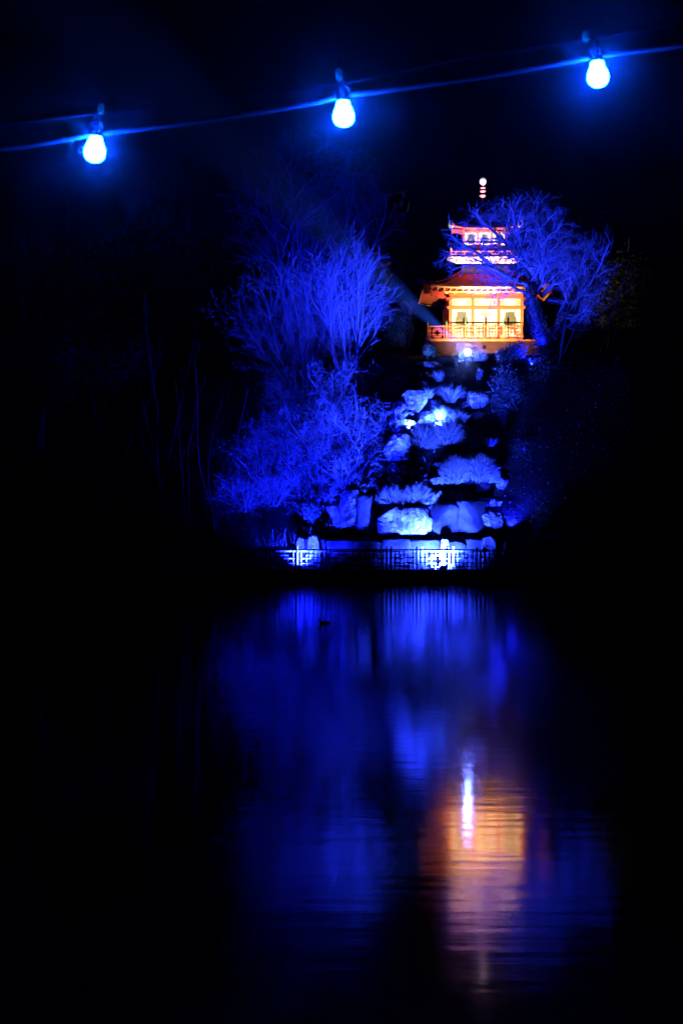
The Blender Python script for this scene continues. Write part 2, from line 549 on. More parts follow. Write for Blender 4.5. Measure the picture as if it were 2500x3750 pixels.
def soffit_part(e, inner, ze, zin, upturn, parent, mname, name='soffit'):
    nu = 24
    V, F = [], []
    for side in range(4):
        ca, sa = math.cos(side * PI / 2), math.sin(side * PI / 2)
        base = len(V)
        for (hw, zz, up) in ((e, ze, upturn), (inner, zin, 0)):
            for i in range(nu + 1):
                u = -1 + 2 * i / nu
                x, y = hw * u, -hw
                V.append((x * ca - y * sa, x * sa + y * ca, zz + up * abs(u) ** 5))
        for i in range(nu):
            a = base + i
            F.append((a, a + nu + 1, a + nu + 2, a + 1))
    return link(name, mesh_np(name, np.array(V), np.array(F)), mname, parent)


soffit_part(3.93, 2.2, ZE - .035, ZE + .10, 0.32, roof, 'soffit')


def fascia(e, z0, z1, upturn, parent, mname):
    nu = 24
    for side in range(4):
        ca, sa = math.cos(side * PI / 2), math.sin(side * PI / 2)
        V, F = [], []
        for i in range(nu + 1):
            u = -1 + 2 * i / nu
            for (hw, zz) in ((e, z0), (e, z1), (e - .05, z1), (e - .05, z0)):
                x, y = hw * u, -hw
                V.append((x * ca - y * sa, x * sa + y * ca, zz + upturn * abs(u) ** 5))
        for i in range(nu):
            for k in range(4):
                a, b2 = i * 4 + k, i * 4 + (k + 1) % 4
                F.append((a, a + 4, b2 + 4, b2))
        link('fascia', mesh_np('fascia', np.array(V), np.array(F)), mname, parent)


fascia(3.94, ZE - .06, ZE + .045, 0.32, roof, 'paleorange')
# rafters under the front eave
rb_me = MB().box(-.035, .035, -3.86, -2.4, -.075, 0).mesh('rafter')
for k in range(19):
    x = -3.4 + k * 6.8 / 18
    o = link('rafter', rb_me, 'paleorange', roof, (x, 0, ZE - .01))
MB().box(-3.2, 3.2, -3.05, -2.95, ZE - .17, ZE - .09).build('eave_purlin', 'paleorange', roof)
# hip ridges with glazed beasts at the tips
for sx in (-1, 1):
    for sy in (-1, 1):
        pts = []
        for j in range(11):
            v = j / 10
            hw = 3.95 + (1.5 - 3.95) * v
            pts.append((sx * hw, sy * hw, ZE + .12 + 1.25 * v ** 1.75 + .32 * (1 - v) ** 2))
        MB().tube(pts, 0.075, 6).build('hip_ridge', 'tile', roof, smooth=True)
        if sy < 0:
            cx, cy = sx * 3.95, sy * 3.95
            d = MB()
            crescent = [(0, 0), (.18, -.05), (.36, .02), (.46, .18), (.46, .36), (.36, .47), (.40, .34), (.34, .22), (.24, .18), (.20, .30), (.10, .22), (0, .22)]
            d.prism([(cx + sx * (x - .12), ZE + .28 + z * .9) for x, z in crescent], cy - .07, cy + .07)
            d.build('roof_beast', 'jade', roof, bevel=0.01)
            g = MB()
            for k in range(3):
                g.box(cx - sx * (.30 + .42 * k) - .2, cx - sx * (.30 + .42 * k) + .2, cy + .35 + .25 * k, cy + .60 + .25 * k, ZE - .30 - .10 * k, ZE - .07 - .02 * k)
            g.build('corner_bracket', 'red', roof, bevel=0.02)
# side brackets seen below the corners
for sx in (-1, 1):
    for k in range(4):
        MB().box(sx * (2.32 + .30 * k) - .14, sx * (2.32 + .30 * k) + .14, -2.6, -2.0, 2.58 + .11 * k, 2.70 + .11 * k).build('side_bracket', 'red', pg, bevel=0.01)

# ridge band, upper base, balcony
MB().box(-1.56, 1.56, -1.56, 1.56, 4.28, 4.46).build('ridge_band', 'ridge', pg, bevel=0.02)
MB().box(-1.45, 1.45, -1.45, 1.45, 4.46, 4.95).build('upper_base', 'cream', pg)
for x in (-1.44, -.75, 0, .75, 1.44):
    MB().box(x - .03, x + .03, -1.475, -1.452, 4.47, 4.92).build('base_batten', 'orange', pg)
b = MB()
b.add([(-1.75, -1.75, 4.90), (1.75, -1.75, 4.90), (1.75, 1.75, 4.90), (-1.75, 1.75, 4.90), (-2.32, -2.32, 5.15), (2.32, -2.32, 5.15), (2.32, 2.32, 5.15), (-2.32, 2.32, 5.15)],
      [(0, 3, 2, 1), (4, 5, 6, 7), (0, 1, 5, 4), (1, 2, 6, 5), (2, 3, 7, 6), (3, 0, 4, 7)])
bal = b.build('balcony', 'cloud', pg)
for k in range(7):
    x = -1.8 + k * 0.6
    MB().box(x - .05, x + .05, -2.30, -1.80, 4.955, 5.05).build('balcony_bracket', 'orange', bal)
MB().box(-2.36, 2.36, -2.36, 2.36, 5.15, 5.20).build('balcony_deck', 'paleorange', bal)
for sx in (-1, 1):
    MB().tube([(sx * 2.0, -2.345, 5.0), (sx * 2.25, -2.37, 5.06), (sx * 2.36, -2.37, 5.13)], .06, 6, .03).build('balcony_scroll', 'jade', bal)
br = MB().box(-2.16, 2.16, -2.18, -2.13, 5.52, 5.60).build('balcony_rail', 'orange', pg)
MB().box(-2.16, 2.16, -2.17, -2.14, 5.24, 5.28).build('balcony_rail', 'orange', pg)
for sx in (-1, 1):
    MB().box(sx * 2.13 - .05, sx * 2.13 + .05, -2.21, -2.11, 5.20, 5.76).build('rail_post', 'orange', pg)
    MB().box(sx * 2.155 - .025, sx * 2.155 + .025, -2.10, 2.1, 5.52, 5.60).build('balcony_rail', 'orange', pg)
for x in (-1.85, -1.55, -1.3, -.75, -.35, .35, .75, 1.3, 1.55, 1.85):
    MB().box(x - .028, x + .028, -2.172, -2.138, 5.28, 5.52).build('baluster', 'orange', pg)
for x0, x1 in ((-2.08, -1.3), (-.75, -.35), (.35, .75), (1.3, 2.08)):
    MB().box(x0, x1, -2.168, -2.142, 5.385, 5.42).build('rail_cross_bar', 'orange', pg)
# upper storey
UW = 1.35
MB().box(-UW + .03, UW - .03, -UW + .03, UW - .03, 5.20, 6.90).build('upper_wall', 'cream', pg)
for x in (-1.28, -.43, .43, 1.28):
    MB().box(x - .06, x + .06, -UW - .02, -UW + .08, 5.201, 6.86).build('upper_column', 'orange', pg)
MB().box(-UW - .04, UW + .04, -UW - .04, -UW + .06, 6.862, 7.0).build('upper_beam', 'orange', pg)
MB().box(-UW - .04, UW + .04, -UW - .035, -UW + .05, 5.86, 5.93).build('upper_beam', 'orange', pg)
for cx in (-.86, 0.0, .86):
    MB().prism(vase(cx, 6.46, .50, .62), -UW + .01, -UW + .029).build('upper_window', 'olive', pg)
uroof = curved_roof('upper_roof', 2.05, 0.14, 7.06, 8.70, 0.20, 'tile', 'soffit', pg, 26, 1.5)
soffit_part(2.03, 1.3, 6.99, 7.04, 0.20, uroof, 'orange')
fascia(2.04, 6.98, 7.06, 0.20, uroof, 'red')
for sx in (-1, 1):
    for sy in (-1, 1):
        pts = [(sx * (2.05 - 1.91 * j / 8), sy * (2.05 - 1.91 * j / 8), 7.10 + 1.64 * (j / 8) ** 1.5 + .2 * (1 - j / 8) ** 2) for j in range(9)]
        MB().tube(pts, 0.05, 6).build('hip_ridge', 'tile', uroof, smooth=True)
    cx, cy = sx * 2.05, -2.05
    d = MB()
    crescent = [(.0, .0), (.12, -.08), (.26, -.02), (.34, .12), (.33, .28), (.24, .40), (.12, .44), (.18, .34), (.19, .22), (.12, .12), (.02, .10)]
    d.prism([(cx + sx * (x - .05), 7.05 + z) for x, z in crescent], cy - .06, cy + .06)
    d.build('roof_beast', 'jade', uroof, bevel=0.01)
    g = MB()
    for k in range(3):
        g.box(cx - sx * (.16 + .2 * k) - .09, cx - sx * (.16 + .2 * k) + .09, cy + .12 + .1 * k, cy + .3 + .1 * k, 6.78 - .03 * k, 6.98)
    g.build('corner_bracket', 'red', uroof, bevel=0.015)
MB().lathe([(.02, 7.05), (.06, 7.08), (.035, 7.18), (.075, 7.26), (.05, 7.36), (0.01, 7.40)], 10, 0, -2.0).build('eave_ornament', 'disc', uroof, smooth=True)
# spire
sp = MB().lathe([(.16, 8.6), (.13, 8.8), (.05, 8.95), (.04, 10.1)], 12).build('spire', 'ridge', pg, smooth=True)
for zc, rr in ((9.02, .23), (9.40, .225), (9.68, .20), (9.88, .19), (10.02, .13)):
    MB().lathe([(.05, zc - .075), (rr * .55, zc - .07), (rr * .8, zc), (rr, zc + .03), (rr, zc + .06), (.05, zc + .07)], 18).build('spire_ring', 'disc', sp, smooth=True)
bl = MB().lathe([(.01, 10.10), (.10, 10.12), (.17, 10.18), (.215, 10.28), (.225, 10.36), (.205, 10.46), (.15, 10.55), (.07, 10.60), (.01, 10.61)], 20).build('finial_ball', 'ball', sp, smooth=True)


# fretwork panel used by every railing of the place
def fret_panel(W, z0, z1, th, name='panel'):
    """list of bar boxes (x0,x1,z0,z1, depth layer): stiles, middle rectangle, corner squares"""
    h = z1 - z0
    X = lambda f: -W / 2 + W * f
    Z = lambda f: z0 + h * f
    t = th / 2
    out = []
    rx0, rx1, rz0, rz1 = X(.285), X(.715), Z(.17), Z(.81)
    for z in (rz0, rz1):
        out.append((rx0 - t, rx1 + t, z - t, z + t, 0))
    for x in (rx0, rx1):
        out.append((x - t, x + t, rz0 + t, rz1 - t, 0))
    for z in (Z(.36), Z(.63)):
        out.append((X(.06), X(.42) + t, z - t, z + t, 1))
        out.append((X(.58) - t, X(.94), z - t, z + t, 1))
    for x in (X(.42), X(.58)):
        out.append((x - t, x + t, Z(.63) + t, z1, 1))
        out.append((x - t, x + t, z0, Z(.36) - t, 1))
    for x in (X(.10), X(.90)):
        out.append((x - t, x + t, z0, z1, 2))
    return out


def fence(name, label, A, n, pitch, zbase, zrail, zpost, th, pw, mname, cap=None, parent=None, panel_z0=0.06, barm=None):
    """n panels with posts running along +x from A"""
    t = thing(name, A, label, 'fence') if parent is None else None
    root = t if t else parent
    off = Vector((0, 0, 0)) if t else Vector(A)
    post_me = MB().box(-pw / 2, pw / 2, -pw / 2, pw / 2, zbase, zpost).mesh('post', bevel=0.008)
    rail_me = MB().box(-pitch / 2 + pw / 2, pitch / 2 - pw / 2, -th * .8, th * .8, zrail - th * 1.3, zrail).mesh('rail')
    cap_me = MB().lathe([(pw * .62, zpost), (pw * .62, zpost + .03), (pw * .35, zpost + .06), (pw * .3, zpost + .12), (.005, zpost + .16)], 8).mesh('post_cap') if cap else None
    bars = fret_panel(pitch - pw, zbase + panel_z0, zrail - th * 1.3, th)
    bar_me = []
    for (x0, x1, z0, z1, lay) in bars:
        dy = th * (0.5 - 0.06 * lay)
        bar_me.append(MB().box(x0, x1, -dy, dy, z0, z1).mesh('bar'))
    for k in range(n + 1):
        p = link('post', post_me, mname, root, off + Vector((k * pitch, 0, 0)))
        if cap_me:
            link('post_cap', cap_me, cap, p if t else p)
    for k in range(n):
        q = off + Vector(((k + .5) * pitch, 0, 0))
        top = link('rail', rail_me, mname, root, q)
        lo = MB()
        o2 = link('rail', MB().box(-pitch / 2 + pw / 2, pitch / 2 - pw / 2, -th * .7, th * .7, zbase + panel_z0 - th, zbase + panel_z0).mesh('rail') if k == 0 else low_me, mname, root, q)
        low_me = o2.data
        for me in bar_me:
            link('bar', me, barm or mname, top)
    return t


fence('pagoda_rail', '', (-3.62, -3.44, 0), 5, 1.13, 0.0, .84, .98, .05, .085, 'orange', 'green', parent=pg, barm='red')
# sides of the deck rail
for sx in (-1, 1):
    MB().box(sx * 3.46 - .03, sx * 3.46 + .03, -3.37, 3.3, .76, .83).build('side_rail', 'orange', pg)
    MB().box(sx * 3.46 - .025, sx * 3.46 + .025, -3.37, 3.3, .36, .42).build('side_rail', 'orange', pg)
    for k in range(5):
        MB().box(sx * 3.46 - .04, sx * 3.46 + .04, -2.3 + 1.3 * k - .04, -2.3 + 1.3 * k + .04, 0.001, .9).build('post', 'orange', pg)

# ------------------------------------------------------------------ shore fences
fence('shore_fence', 'dark fretwork fence along the water edge, the front one of two', (at(1635, 0, 80.3).x - 1.512 * 11, 80.3, 0), 20, 1.512, 0.64, 1.73, 1.86, .055, .085, 'fence', panel_z0=0.07)
fence('path_fence', 'pale fretwork fence behind the path, floodlit in two places', (at(1660, 0, 81.65).x - 1.60 * 8, 81.65, 0), 13, 1.60, 0.60, 1.64, 1.86, .055, .10, 'fencewhite', panel_z0=0.06)


# ------------------------------------------------------------------ boulders
def cube_sphere(n):
    V, F, idx = [], [], {}
    def vid(p):
        k = tuple(round(c, 5) for c in p)
        if k not in idx:
            idx[k] = len(V); V.append(p)
        return idx[k]
    for ax in range(3):
        for sg in (-1, 1):
            for i in range(n):
                for j in range(n):
                    q = []
                    for (a, c) in ((i, j), (i + 1, j), (i + 1, j + 1), (i, j + 1)):
                        p = [0, 0, 0]
                        p[ax] = sg
                        p[(ax + 1) % 3] = -1 + 2 * a / n
                        p[(ax + 2) % 3] = -1 + 2 * c / n
                        q.append(vid(tuple(p)))
                    F.append(q if sg > 0 else q[::-1])
    return V, F


CSV, CSF = cube_sphere(14)


def boulder_mesh(seed, sx, sy, sz, square=3.2, rough=0.21):
    V = []
    o = Vector((seed * 7.31, seed * 3.77, seed * 1.93))
    big = max(sx, sy, sz)
    rg = random.Random(int(seed * 91))
    cuts = []
    for _ in range(12 if rough > .1 else 2):
        nn = Vector((rg.gauss(0, 1), rg.gauss(0, 1) - .4, rg.gauss(0, .8))).normalized()
        cuts.append((nn, rg.uniform(.76, 1.12)))
    for p in CSV:
        v = Vector(p)
        l = (abs(v.x) ** square + abs(v.y) ** square + abs(v.z) ** square) ** (1 / square)
        v = v / l
        w = Vector((v.x * sx, v.y * sy, v.z * sz)) / big
        d = noise.noise(w * 1.6 + o) * 0.9 + noise.noise(w * 3.4 + o) * 0.75 + noise.noise(w * 7 + o) * 0.34
        # facets: ridged noise carves flat breaks
        d -= 0.35 * abs(noise.noise(w * 2.2 - o))
        v *= 1 + rough * d
        for nn, hh in cuts:
            e = v.dot(nn) - hh
            if e > 0:
                v -= nn * (e * .9)
        V.append((v.x * sx, v.y * sy, v.z * sz))
    me = mesh_np('boulder', np.array(V), np.array(CSF), True)
    me.set_sharp_from_angle(angle=R(17))
    return me


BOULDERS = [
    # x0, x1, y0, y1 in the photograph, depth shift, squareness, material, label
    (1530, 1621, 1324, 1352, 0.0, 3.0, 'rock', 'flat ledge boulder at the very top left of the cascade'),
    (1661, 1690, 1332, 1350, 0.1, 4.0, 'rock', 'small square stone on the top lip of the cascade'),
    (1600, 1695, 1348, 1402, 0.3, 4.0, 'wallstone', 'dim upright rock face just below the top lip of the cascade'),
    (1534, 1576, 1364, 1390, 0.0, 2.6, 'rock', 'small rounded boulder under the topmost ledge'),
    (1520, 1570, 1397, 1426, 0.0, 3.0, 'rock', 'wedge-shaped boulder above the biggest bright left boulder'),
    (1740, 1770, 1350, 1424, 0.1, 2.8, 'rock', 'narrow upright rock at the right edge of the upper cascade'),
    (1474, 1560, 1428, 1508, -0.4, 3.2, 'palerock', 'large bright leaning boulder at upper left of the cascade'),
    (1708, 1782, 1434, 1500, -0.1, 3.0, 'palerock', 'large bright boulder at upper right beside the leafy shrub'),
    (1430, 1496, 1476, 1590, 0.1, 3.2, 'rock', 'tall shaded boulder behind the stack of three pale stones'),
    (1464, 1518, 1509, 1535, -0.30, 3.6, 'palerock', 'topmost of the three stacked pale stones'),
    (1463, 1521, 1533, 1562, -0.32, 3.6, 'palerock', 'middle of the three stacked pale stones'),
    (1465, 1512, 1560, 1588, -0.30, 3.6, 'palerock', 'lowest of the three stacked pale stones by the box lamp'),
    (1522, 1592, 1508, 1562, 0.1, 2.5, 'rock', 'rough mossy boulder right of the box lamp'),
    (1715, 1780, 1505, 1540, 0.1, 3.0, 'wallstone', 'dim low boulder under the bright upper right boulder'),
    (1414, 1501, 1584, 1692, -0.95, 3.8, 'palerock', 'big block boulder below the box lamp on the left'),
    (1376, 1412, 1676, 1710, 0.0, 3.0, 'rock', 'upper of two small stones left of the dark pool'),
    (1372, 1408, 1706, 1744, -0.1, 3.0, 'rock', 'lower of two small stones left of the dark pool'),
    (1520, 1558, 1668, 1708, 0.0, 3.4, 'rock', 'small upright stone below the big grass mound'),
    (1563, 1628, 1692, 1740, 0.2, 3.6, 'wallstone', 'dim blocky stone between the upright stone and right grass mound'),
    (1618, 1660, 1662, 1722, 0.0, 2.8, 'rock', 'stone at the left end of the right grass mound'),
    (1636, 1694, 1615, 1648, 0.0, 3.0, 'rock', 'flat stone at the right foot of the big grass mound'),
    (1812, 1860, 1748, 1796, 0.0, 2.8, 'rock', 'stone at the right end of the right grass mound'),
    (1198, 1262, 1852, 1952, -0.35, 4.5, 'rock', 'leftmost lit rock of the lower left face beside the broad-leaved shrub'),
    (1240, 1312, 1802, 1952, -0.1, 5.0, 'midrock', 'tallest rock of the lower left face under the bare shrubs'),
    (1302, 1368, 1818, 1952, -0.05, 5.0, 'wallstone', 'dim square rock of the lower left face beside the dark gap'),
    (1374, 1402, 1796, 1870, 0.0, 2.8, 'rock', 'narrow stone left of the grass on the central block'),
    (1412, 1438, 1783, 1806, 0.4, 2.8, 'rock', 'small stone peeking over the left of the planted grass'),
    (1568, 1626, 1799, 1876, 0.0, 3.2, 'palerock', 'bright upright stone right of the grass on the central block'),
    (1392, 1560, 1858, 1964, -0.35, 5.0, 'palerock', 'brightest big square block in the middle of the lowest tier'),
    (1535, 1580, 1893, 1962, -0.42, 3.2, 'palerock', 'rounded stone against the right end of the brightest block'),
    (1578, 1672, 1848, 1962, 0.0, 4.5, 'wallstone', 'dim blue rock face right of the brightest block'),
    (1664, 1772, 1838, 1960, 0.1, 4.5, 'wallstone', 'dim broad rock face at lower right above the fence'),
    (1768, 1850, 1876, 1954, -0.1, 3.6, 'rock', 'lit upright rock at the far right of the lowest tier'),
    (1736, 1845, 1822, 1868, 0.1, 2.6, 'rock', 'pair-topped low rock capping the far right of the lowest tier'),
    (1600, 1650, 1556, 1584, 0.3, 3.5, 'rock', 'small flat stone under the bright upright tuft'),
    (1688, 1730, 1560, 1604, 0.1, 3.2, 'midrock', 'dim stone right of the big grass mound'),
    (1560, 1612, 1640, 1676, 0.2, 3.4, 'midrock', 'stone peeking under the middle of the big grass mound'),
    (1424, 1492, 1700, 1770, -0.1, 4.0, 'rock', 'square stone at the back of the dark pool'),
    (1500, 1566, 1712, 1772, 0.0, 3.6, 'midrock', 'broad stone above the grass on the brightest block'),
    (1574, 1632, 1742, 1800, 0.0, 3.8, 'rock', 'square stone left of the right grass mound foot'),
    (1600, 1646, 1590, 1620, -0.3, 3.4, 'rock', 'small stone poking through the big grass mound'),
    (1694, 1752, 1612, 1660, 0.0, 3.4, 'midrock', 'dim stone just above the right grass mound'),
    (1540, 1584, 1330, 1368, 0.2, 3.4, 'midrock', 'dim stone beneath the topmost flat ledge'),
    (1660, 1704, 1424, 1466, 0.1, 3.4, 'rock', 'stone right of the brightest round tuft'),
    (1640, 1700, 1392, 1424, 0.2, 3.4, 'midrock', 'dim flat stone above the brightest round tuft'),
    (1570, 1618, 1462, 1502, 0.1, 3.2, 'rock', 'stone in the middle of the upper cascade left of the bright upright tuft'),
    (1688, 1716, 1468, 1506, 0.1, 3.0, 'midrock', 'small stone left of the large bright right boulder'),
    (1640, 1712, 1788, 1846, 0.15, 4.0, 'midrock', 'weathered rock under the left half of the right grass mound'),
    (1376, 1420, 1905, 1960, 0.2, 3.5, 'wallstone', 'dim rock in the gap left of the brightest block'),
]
for i, (x0, x1, ya, yb, dy, sq, mname, label) in enumerate(BOULDERS):
    cx = (x0 + x1) / 2
    y = hit(cx, yb - 4) + dy
    s = y / FPX
    w, h = (x1 - x0) * s, (yb - ya) * s
    d = max(0.45, 0.55 * (w + h) / 2 + 0.15)
    c = at(cx, (ya + yb) / 2, y + d * 0.35)
    me = boulder_mesh(i + 1.3, w / 2 * 1.06, d / 1.6, h / 2 * 1.06, sq * 1.6 if sq >= 4.5 else sq, .085 if sq >= 4.5 else .21)
    o = link('boulder', me, mname, None, c)
    o.rotation_euler = (0, 0, random.Random(i).uniform(-.25, .25))
    tag(o, label, 'boulder', 'boulders of the cascade')

# low retaining wall behind the path fence
rw = thing('retaining_wall', at(1085, 2080, 83.5), 'low dim stone wall along the foot of the hill behind the fences', 'wall')
edges = [1085, 1190, 1290, 1395, 1500, 1610, 1700, 1775, 1850]
for i, (a, c) in enumerate(zip(edges, edges[1:])):
    pa, pc = at(a, 1975 + (i % 3) * 4, 83.6), at(c, 2090, 83.6)
    w = pc.x - pa.x
    zt = pa.z
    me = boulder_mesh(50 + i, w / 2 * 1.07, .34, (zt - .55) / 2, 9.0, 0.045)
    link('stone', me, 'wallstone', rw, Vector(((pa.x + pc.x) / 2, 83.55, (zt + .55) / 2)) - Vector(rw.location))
for i, (x0, x1, ya, mname, label) in enumerate([
        (1120, 1172, 1962, 'palerock', 'pale lit boulder against the low wall by the left lit fence'),
        (1610, 1644, 1974, 'palerock', 'pale lit stone against the low wall above the right lit fence'),
        (1755, 1815, 1966, 'rock', 'blue lit stone at the right end of the low wall'),
        (1086, 1118, 1968, 'rock', 'stone at the left end of the low wall')]):
    p, q = at(x0, ya, 83.15), at(x1, 2086, 83.15)
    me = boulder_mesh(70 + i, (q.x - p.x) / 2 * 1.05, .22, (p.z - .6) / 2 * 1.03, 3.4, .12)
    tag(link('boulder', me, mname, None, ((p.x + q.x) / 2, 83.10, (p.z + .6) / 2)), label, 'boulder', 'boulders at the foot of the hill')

# ------------------------------------------------------------------ box lamp on the rocks and added floods around the cascade
yb = hit(1508, 1580) - 0.55
lp = at(1509, 1566, yb)
flood(lp, lp + Vector((-0.25, 0.75, 0.62)), 'black box flood light beside three stacked pale stones', 3000, BLUE, 140, 0.5, s=0.75, radius=0.03, foot=lp.z - .35)
yt = hit(1585, 1560) - 0.9
tp_ = at(1600, 1556, yt)
flood(tp_, at(1640, 1440, yt + 2.2), 'added small flood light in the grass to brighten the tuft above', 13000, BLUE, 125, 0.6, s=0.5, foot=tp_.z - .3)  # extra lamp, added to brighten the upper tufts and stones


fp = at(1585, 1330, 89.3)
flood((fp.x, 89.3, fp.z), at(1480, 1120, 91.3), 'added small flood light on the topmost ledge to brighten the feathery shrub', 1500, (0.02, 0.09, 1.0), 70, 0.8, s=.5)  # lamp added so the feathery shrub does not stay dark

y3 = hit(1470, 1800) + .1
f3 = at(1470, 1812, y3)
flood((f3.x, y3, f3.z), at(1560, 1590, 87.4), 'added small flood light behind the grass on the brightest block, brightening the rocks above', 15000, BLUE, 125, 1.0, s=.5, radius=.06)  # added lamp, reaches the mid cascade that the path flood leaves shadowed
f4 = at(1870, 1880, 84.7)
flood((f4.x, 84.7, H(f4.x, 84.7) + .25), at(1900, 1480, 88.2), 'added small flood light at the far right end of the lowest tier, brightening the right slope', 15000, BLUE_PURE, 120, 1.0, s=.5, radius=.06)  # added lamp to lift the dim shrubs on the right slope

# ------------------------------------------------------------------ plants
def blades_mesh(rng, n, rx, ry, h, droop, width, spread=0.8, name='blades'):
    """curved tapering blades from a patch rx by ry"""
    V, F = [], []
    for k in range(n):
        a = rng.uniform(0, 2 * PI); r = math.sqrt(rng.random())
        bx, by = rx * r * math.cos(a), ry * r * math.sin(a)
        L = h * rng.uniform(.55, 1.1)
        out = Vector((math.cos(a) * (0.25 + r), math.sin(a) * (0.25 + r), 0)) * spread * rng.uniform(.5, 1.3)
        out += Vector((rng.gauss(0, .25), rng.gauss(0, .25), 0))
        w = width * rng.uniform(.6, 1.2)
        side = Vector((-out.y, out.x, 0))
        if side.length < 1e-4: side = Vector((1, 0, 0))
        side = (side.normalized() + Vector((rng.gauss(0, .5), rng.gauss(0, .5), 0))).normalized()
        p = Vector((bx, by, 0))
        d = (Vector((0, 0, 1)) + out * .55).normalized()
        base = len(V)
        S = 4
        for j in range(S + 1):
            f = j / S
            ww = w * (1 - f) ** .7 * .5 + .0008
            V.append(tuple(p - side * ww)); V.append(tuple(p + side * ww))
            p = p + d * (L / S)
            d = (d + Vector((out.x, out.y, -0.55)) * (droop * (0.35 + f))).normalized()
        for j in range(S):
            q = base + 2 * j
            F.append((q, q + 1, q + 3, q + 2))
    return mesh_np(name, np.array(V), np.array(F))


def mound_mesh(rng, n, rx, ry, rz, L0, width):
    """blades springing from all over a dome"""
    V, F = [], []
    for k in range(n):
        a = rng.uniform(0, 2 * PI); c = rng.uniform(-.25, 1.0); sr = math.sqrt(max(0, 1 - c * c))
        nrm = Vector((math.cos(a) * sr, math.sin(a) * sr, c))
        p = Vector((nrm.x * rx, nrm.y * ry, nrm.z * rz)) * rng.uniform(.7, .95)
        d = (nrm * .8 + Vector((rng.gauss(0, .35), rng.gauss(0, .35), .75 + rng.gauss(0, .25)))).normalized()
        L = L0 * rng.uniform(.5, 1.2)
        side = d.cross(Vector((rng.gauss(0, 1), rng.gauss(0, 1), .4))).normalized()
        w = width * rng.uniform(.6, 1.2)
        base = len(V); S = 3
        g_ = Vector((nrm.x * .5, nrm.y * .5, -.55)) * rng.uniform(.4, 1.1)
        for j in range(S + 1):
            f = j / S
            ww = w * (1 - f) ** .7 * .5 + .001
            V.append(tuple(p - side * ww)); V.append(tuple(p + side * ww))
            p = p + d * (L / S)
            d = (d + g_ * (.3 + f)).normalized()
        for j in range(S):
            q = base + 2 * j
            F.append((q, q + 1, q + 3, q + 2))
    return mesh_np('blades', np.array(V), np.array(F))


GRASS = [
    # x0 x1 y0 y1, blades, droop, mat, label
    (1584, 1634, 1356, 1404, 150, .30, 'grass', 'thin spiky grass tuft under the top lip of the cascade'),
    (1547, 1592, 1418, 1464, 150, .30, 'palegrass', 'spiky tuft between the large left boulder and the brightest tuft'),
    (1610, 1686, 1410, 1484, 330, .35, 'palegrass', 'brightest round spiky grass tuft high on the cascade'),
    (1584, 1642, 1486, 1544, 260, .30, 'palegrass', 'bright upright tuft below the brightest round tuft'),
    (1499, 1600, 1560, 1672, 900, .40, 'grass', 'left half of the big grass mound under the box lamp'),
    (1585, 1694, 1540, 1656, 900, .40, 'grass', 'right half of the big grass mound below the bright tufts'),
    (1640, 1720, 1500, 1560, 320, .38, 'grass', 'dim grass tuft at the upper right of the big mound'),
    (1622, 1722, 1668, 1806, 1000, .40, 'grass', 'left half of the right grass mound'),
    (1705, 1815, 1664, 1800, 1000, .40, 'grass', 'right half of the right grass mound'),
    (1391, 1480, 1786, 1866, 520, .32, 'grass', 'left clump of grass planted on the brightest block'),
    (1465, 1578, 1782, 1866, 620, .32, 'grass', 'right clump of grass planted on the brightest block'),
    (1700, 1765, 1842, 1894, 150, .40, 'grass', 'small drooping tuft on the lower right rock face'),
    (1770, 1820, 1598, 1640, 180, .40, 'grass', 'lone dim tuft in the dark right of the big grass mound'),
    (1572, 1618, 1846, 1880, 120, .40, 'grass', 'small tuft at the foot of the bright upright stone'),
]
for i, (x0, x1, ya, yb2, n, droop, mname, label) in enumerate(GRASS):
    rng = random.Random(100 + i)
    cx = (x0 + x1) / 2
    yy = hit(1476, 1960) - 0.15 if 'planted' in label else hit(cx, yb2 - 6) - 0.25
    s = yy / FPX
    w, h = (x1 - x0) * s, (yb2 - ya) * s
    t = thing('grass_tuft', at(cx, yb2 - 0.12 * (yb2 - ya), yy), label, 'grass tuft', 'grass tufts on the cascade')
    if n >= 500:
        bl = link('blades', mound_mesh(rng, int(n * 2.4), w * .46, w * .34, h * .52, .52, 0.034), mname, t, (0, .25, h * .22))
        link('root_crown', boulder_mesh(200 + i, w * .40, w * .28, h * .42, 2.0, .2), 'soil', t, (0, 0.27, h * .20))
    else:
        link('blades', blades_mesh(rng, n, w * .26, w * .2, h * 0.95, droop, 0.034), mname, t)


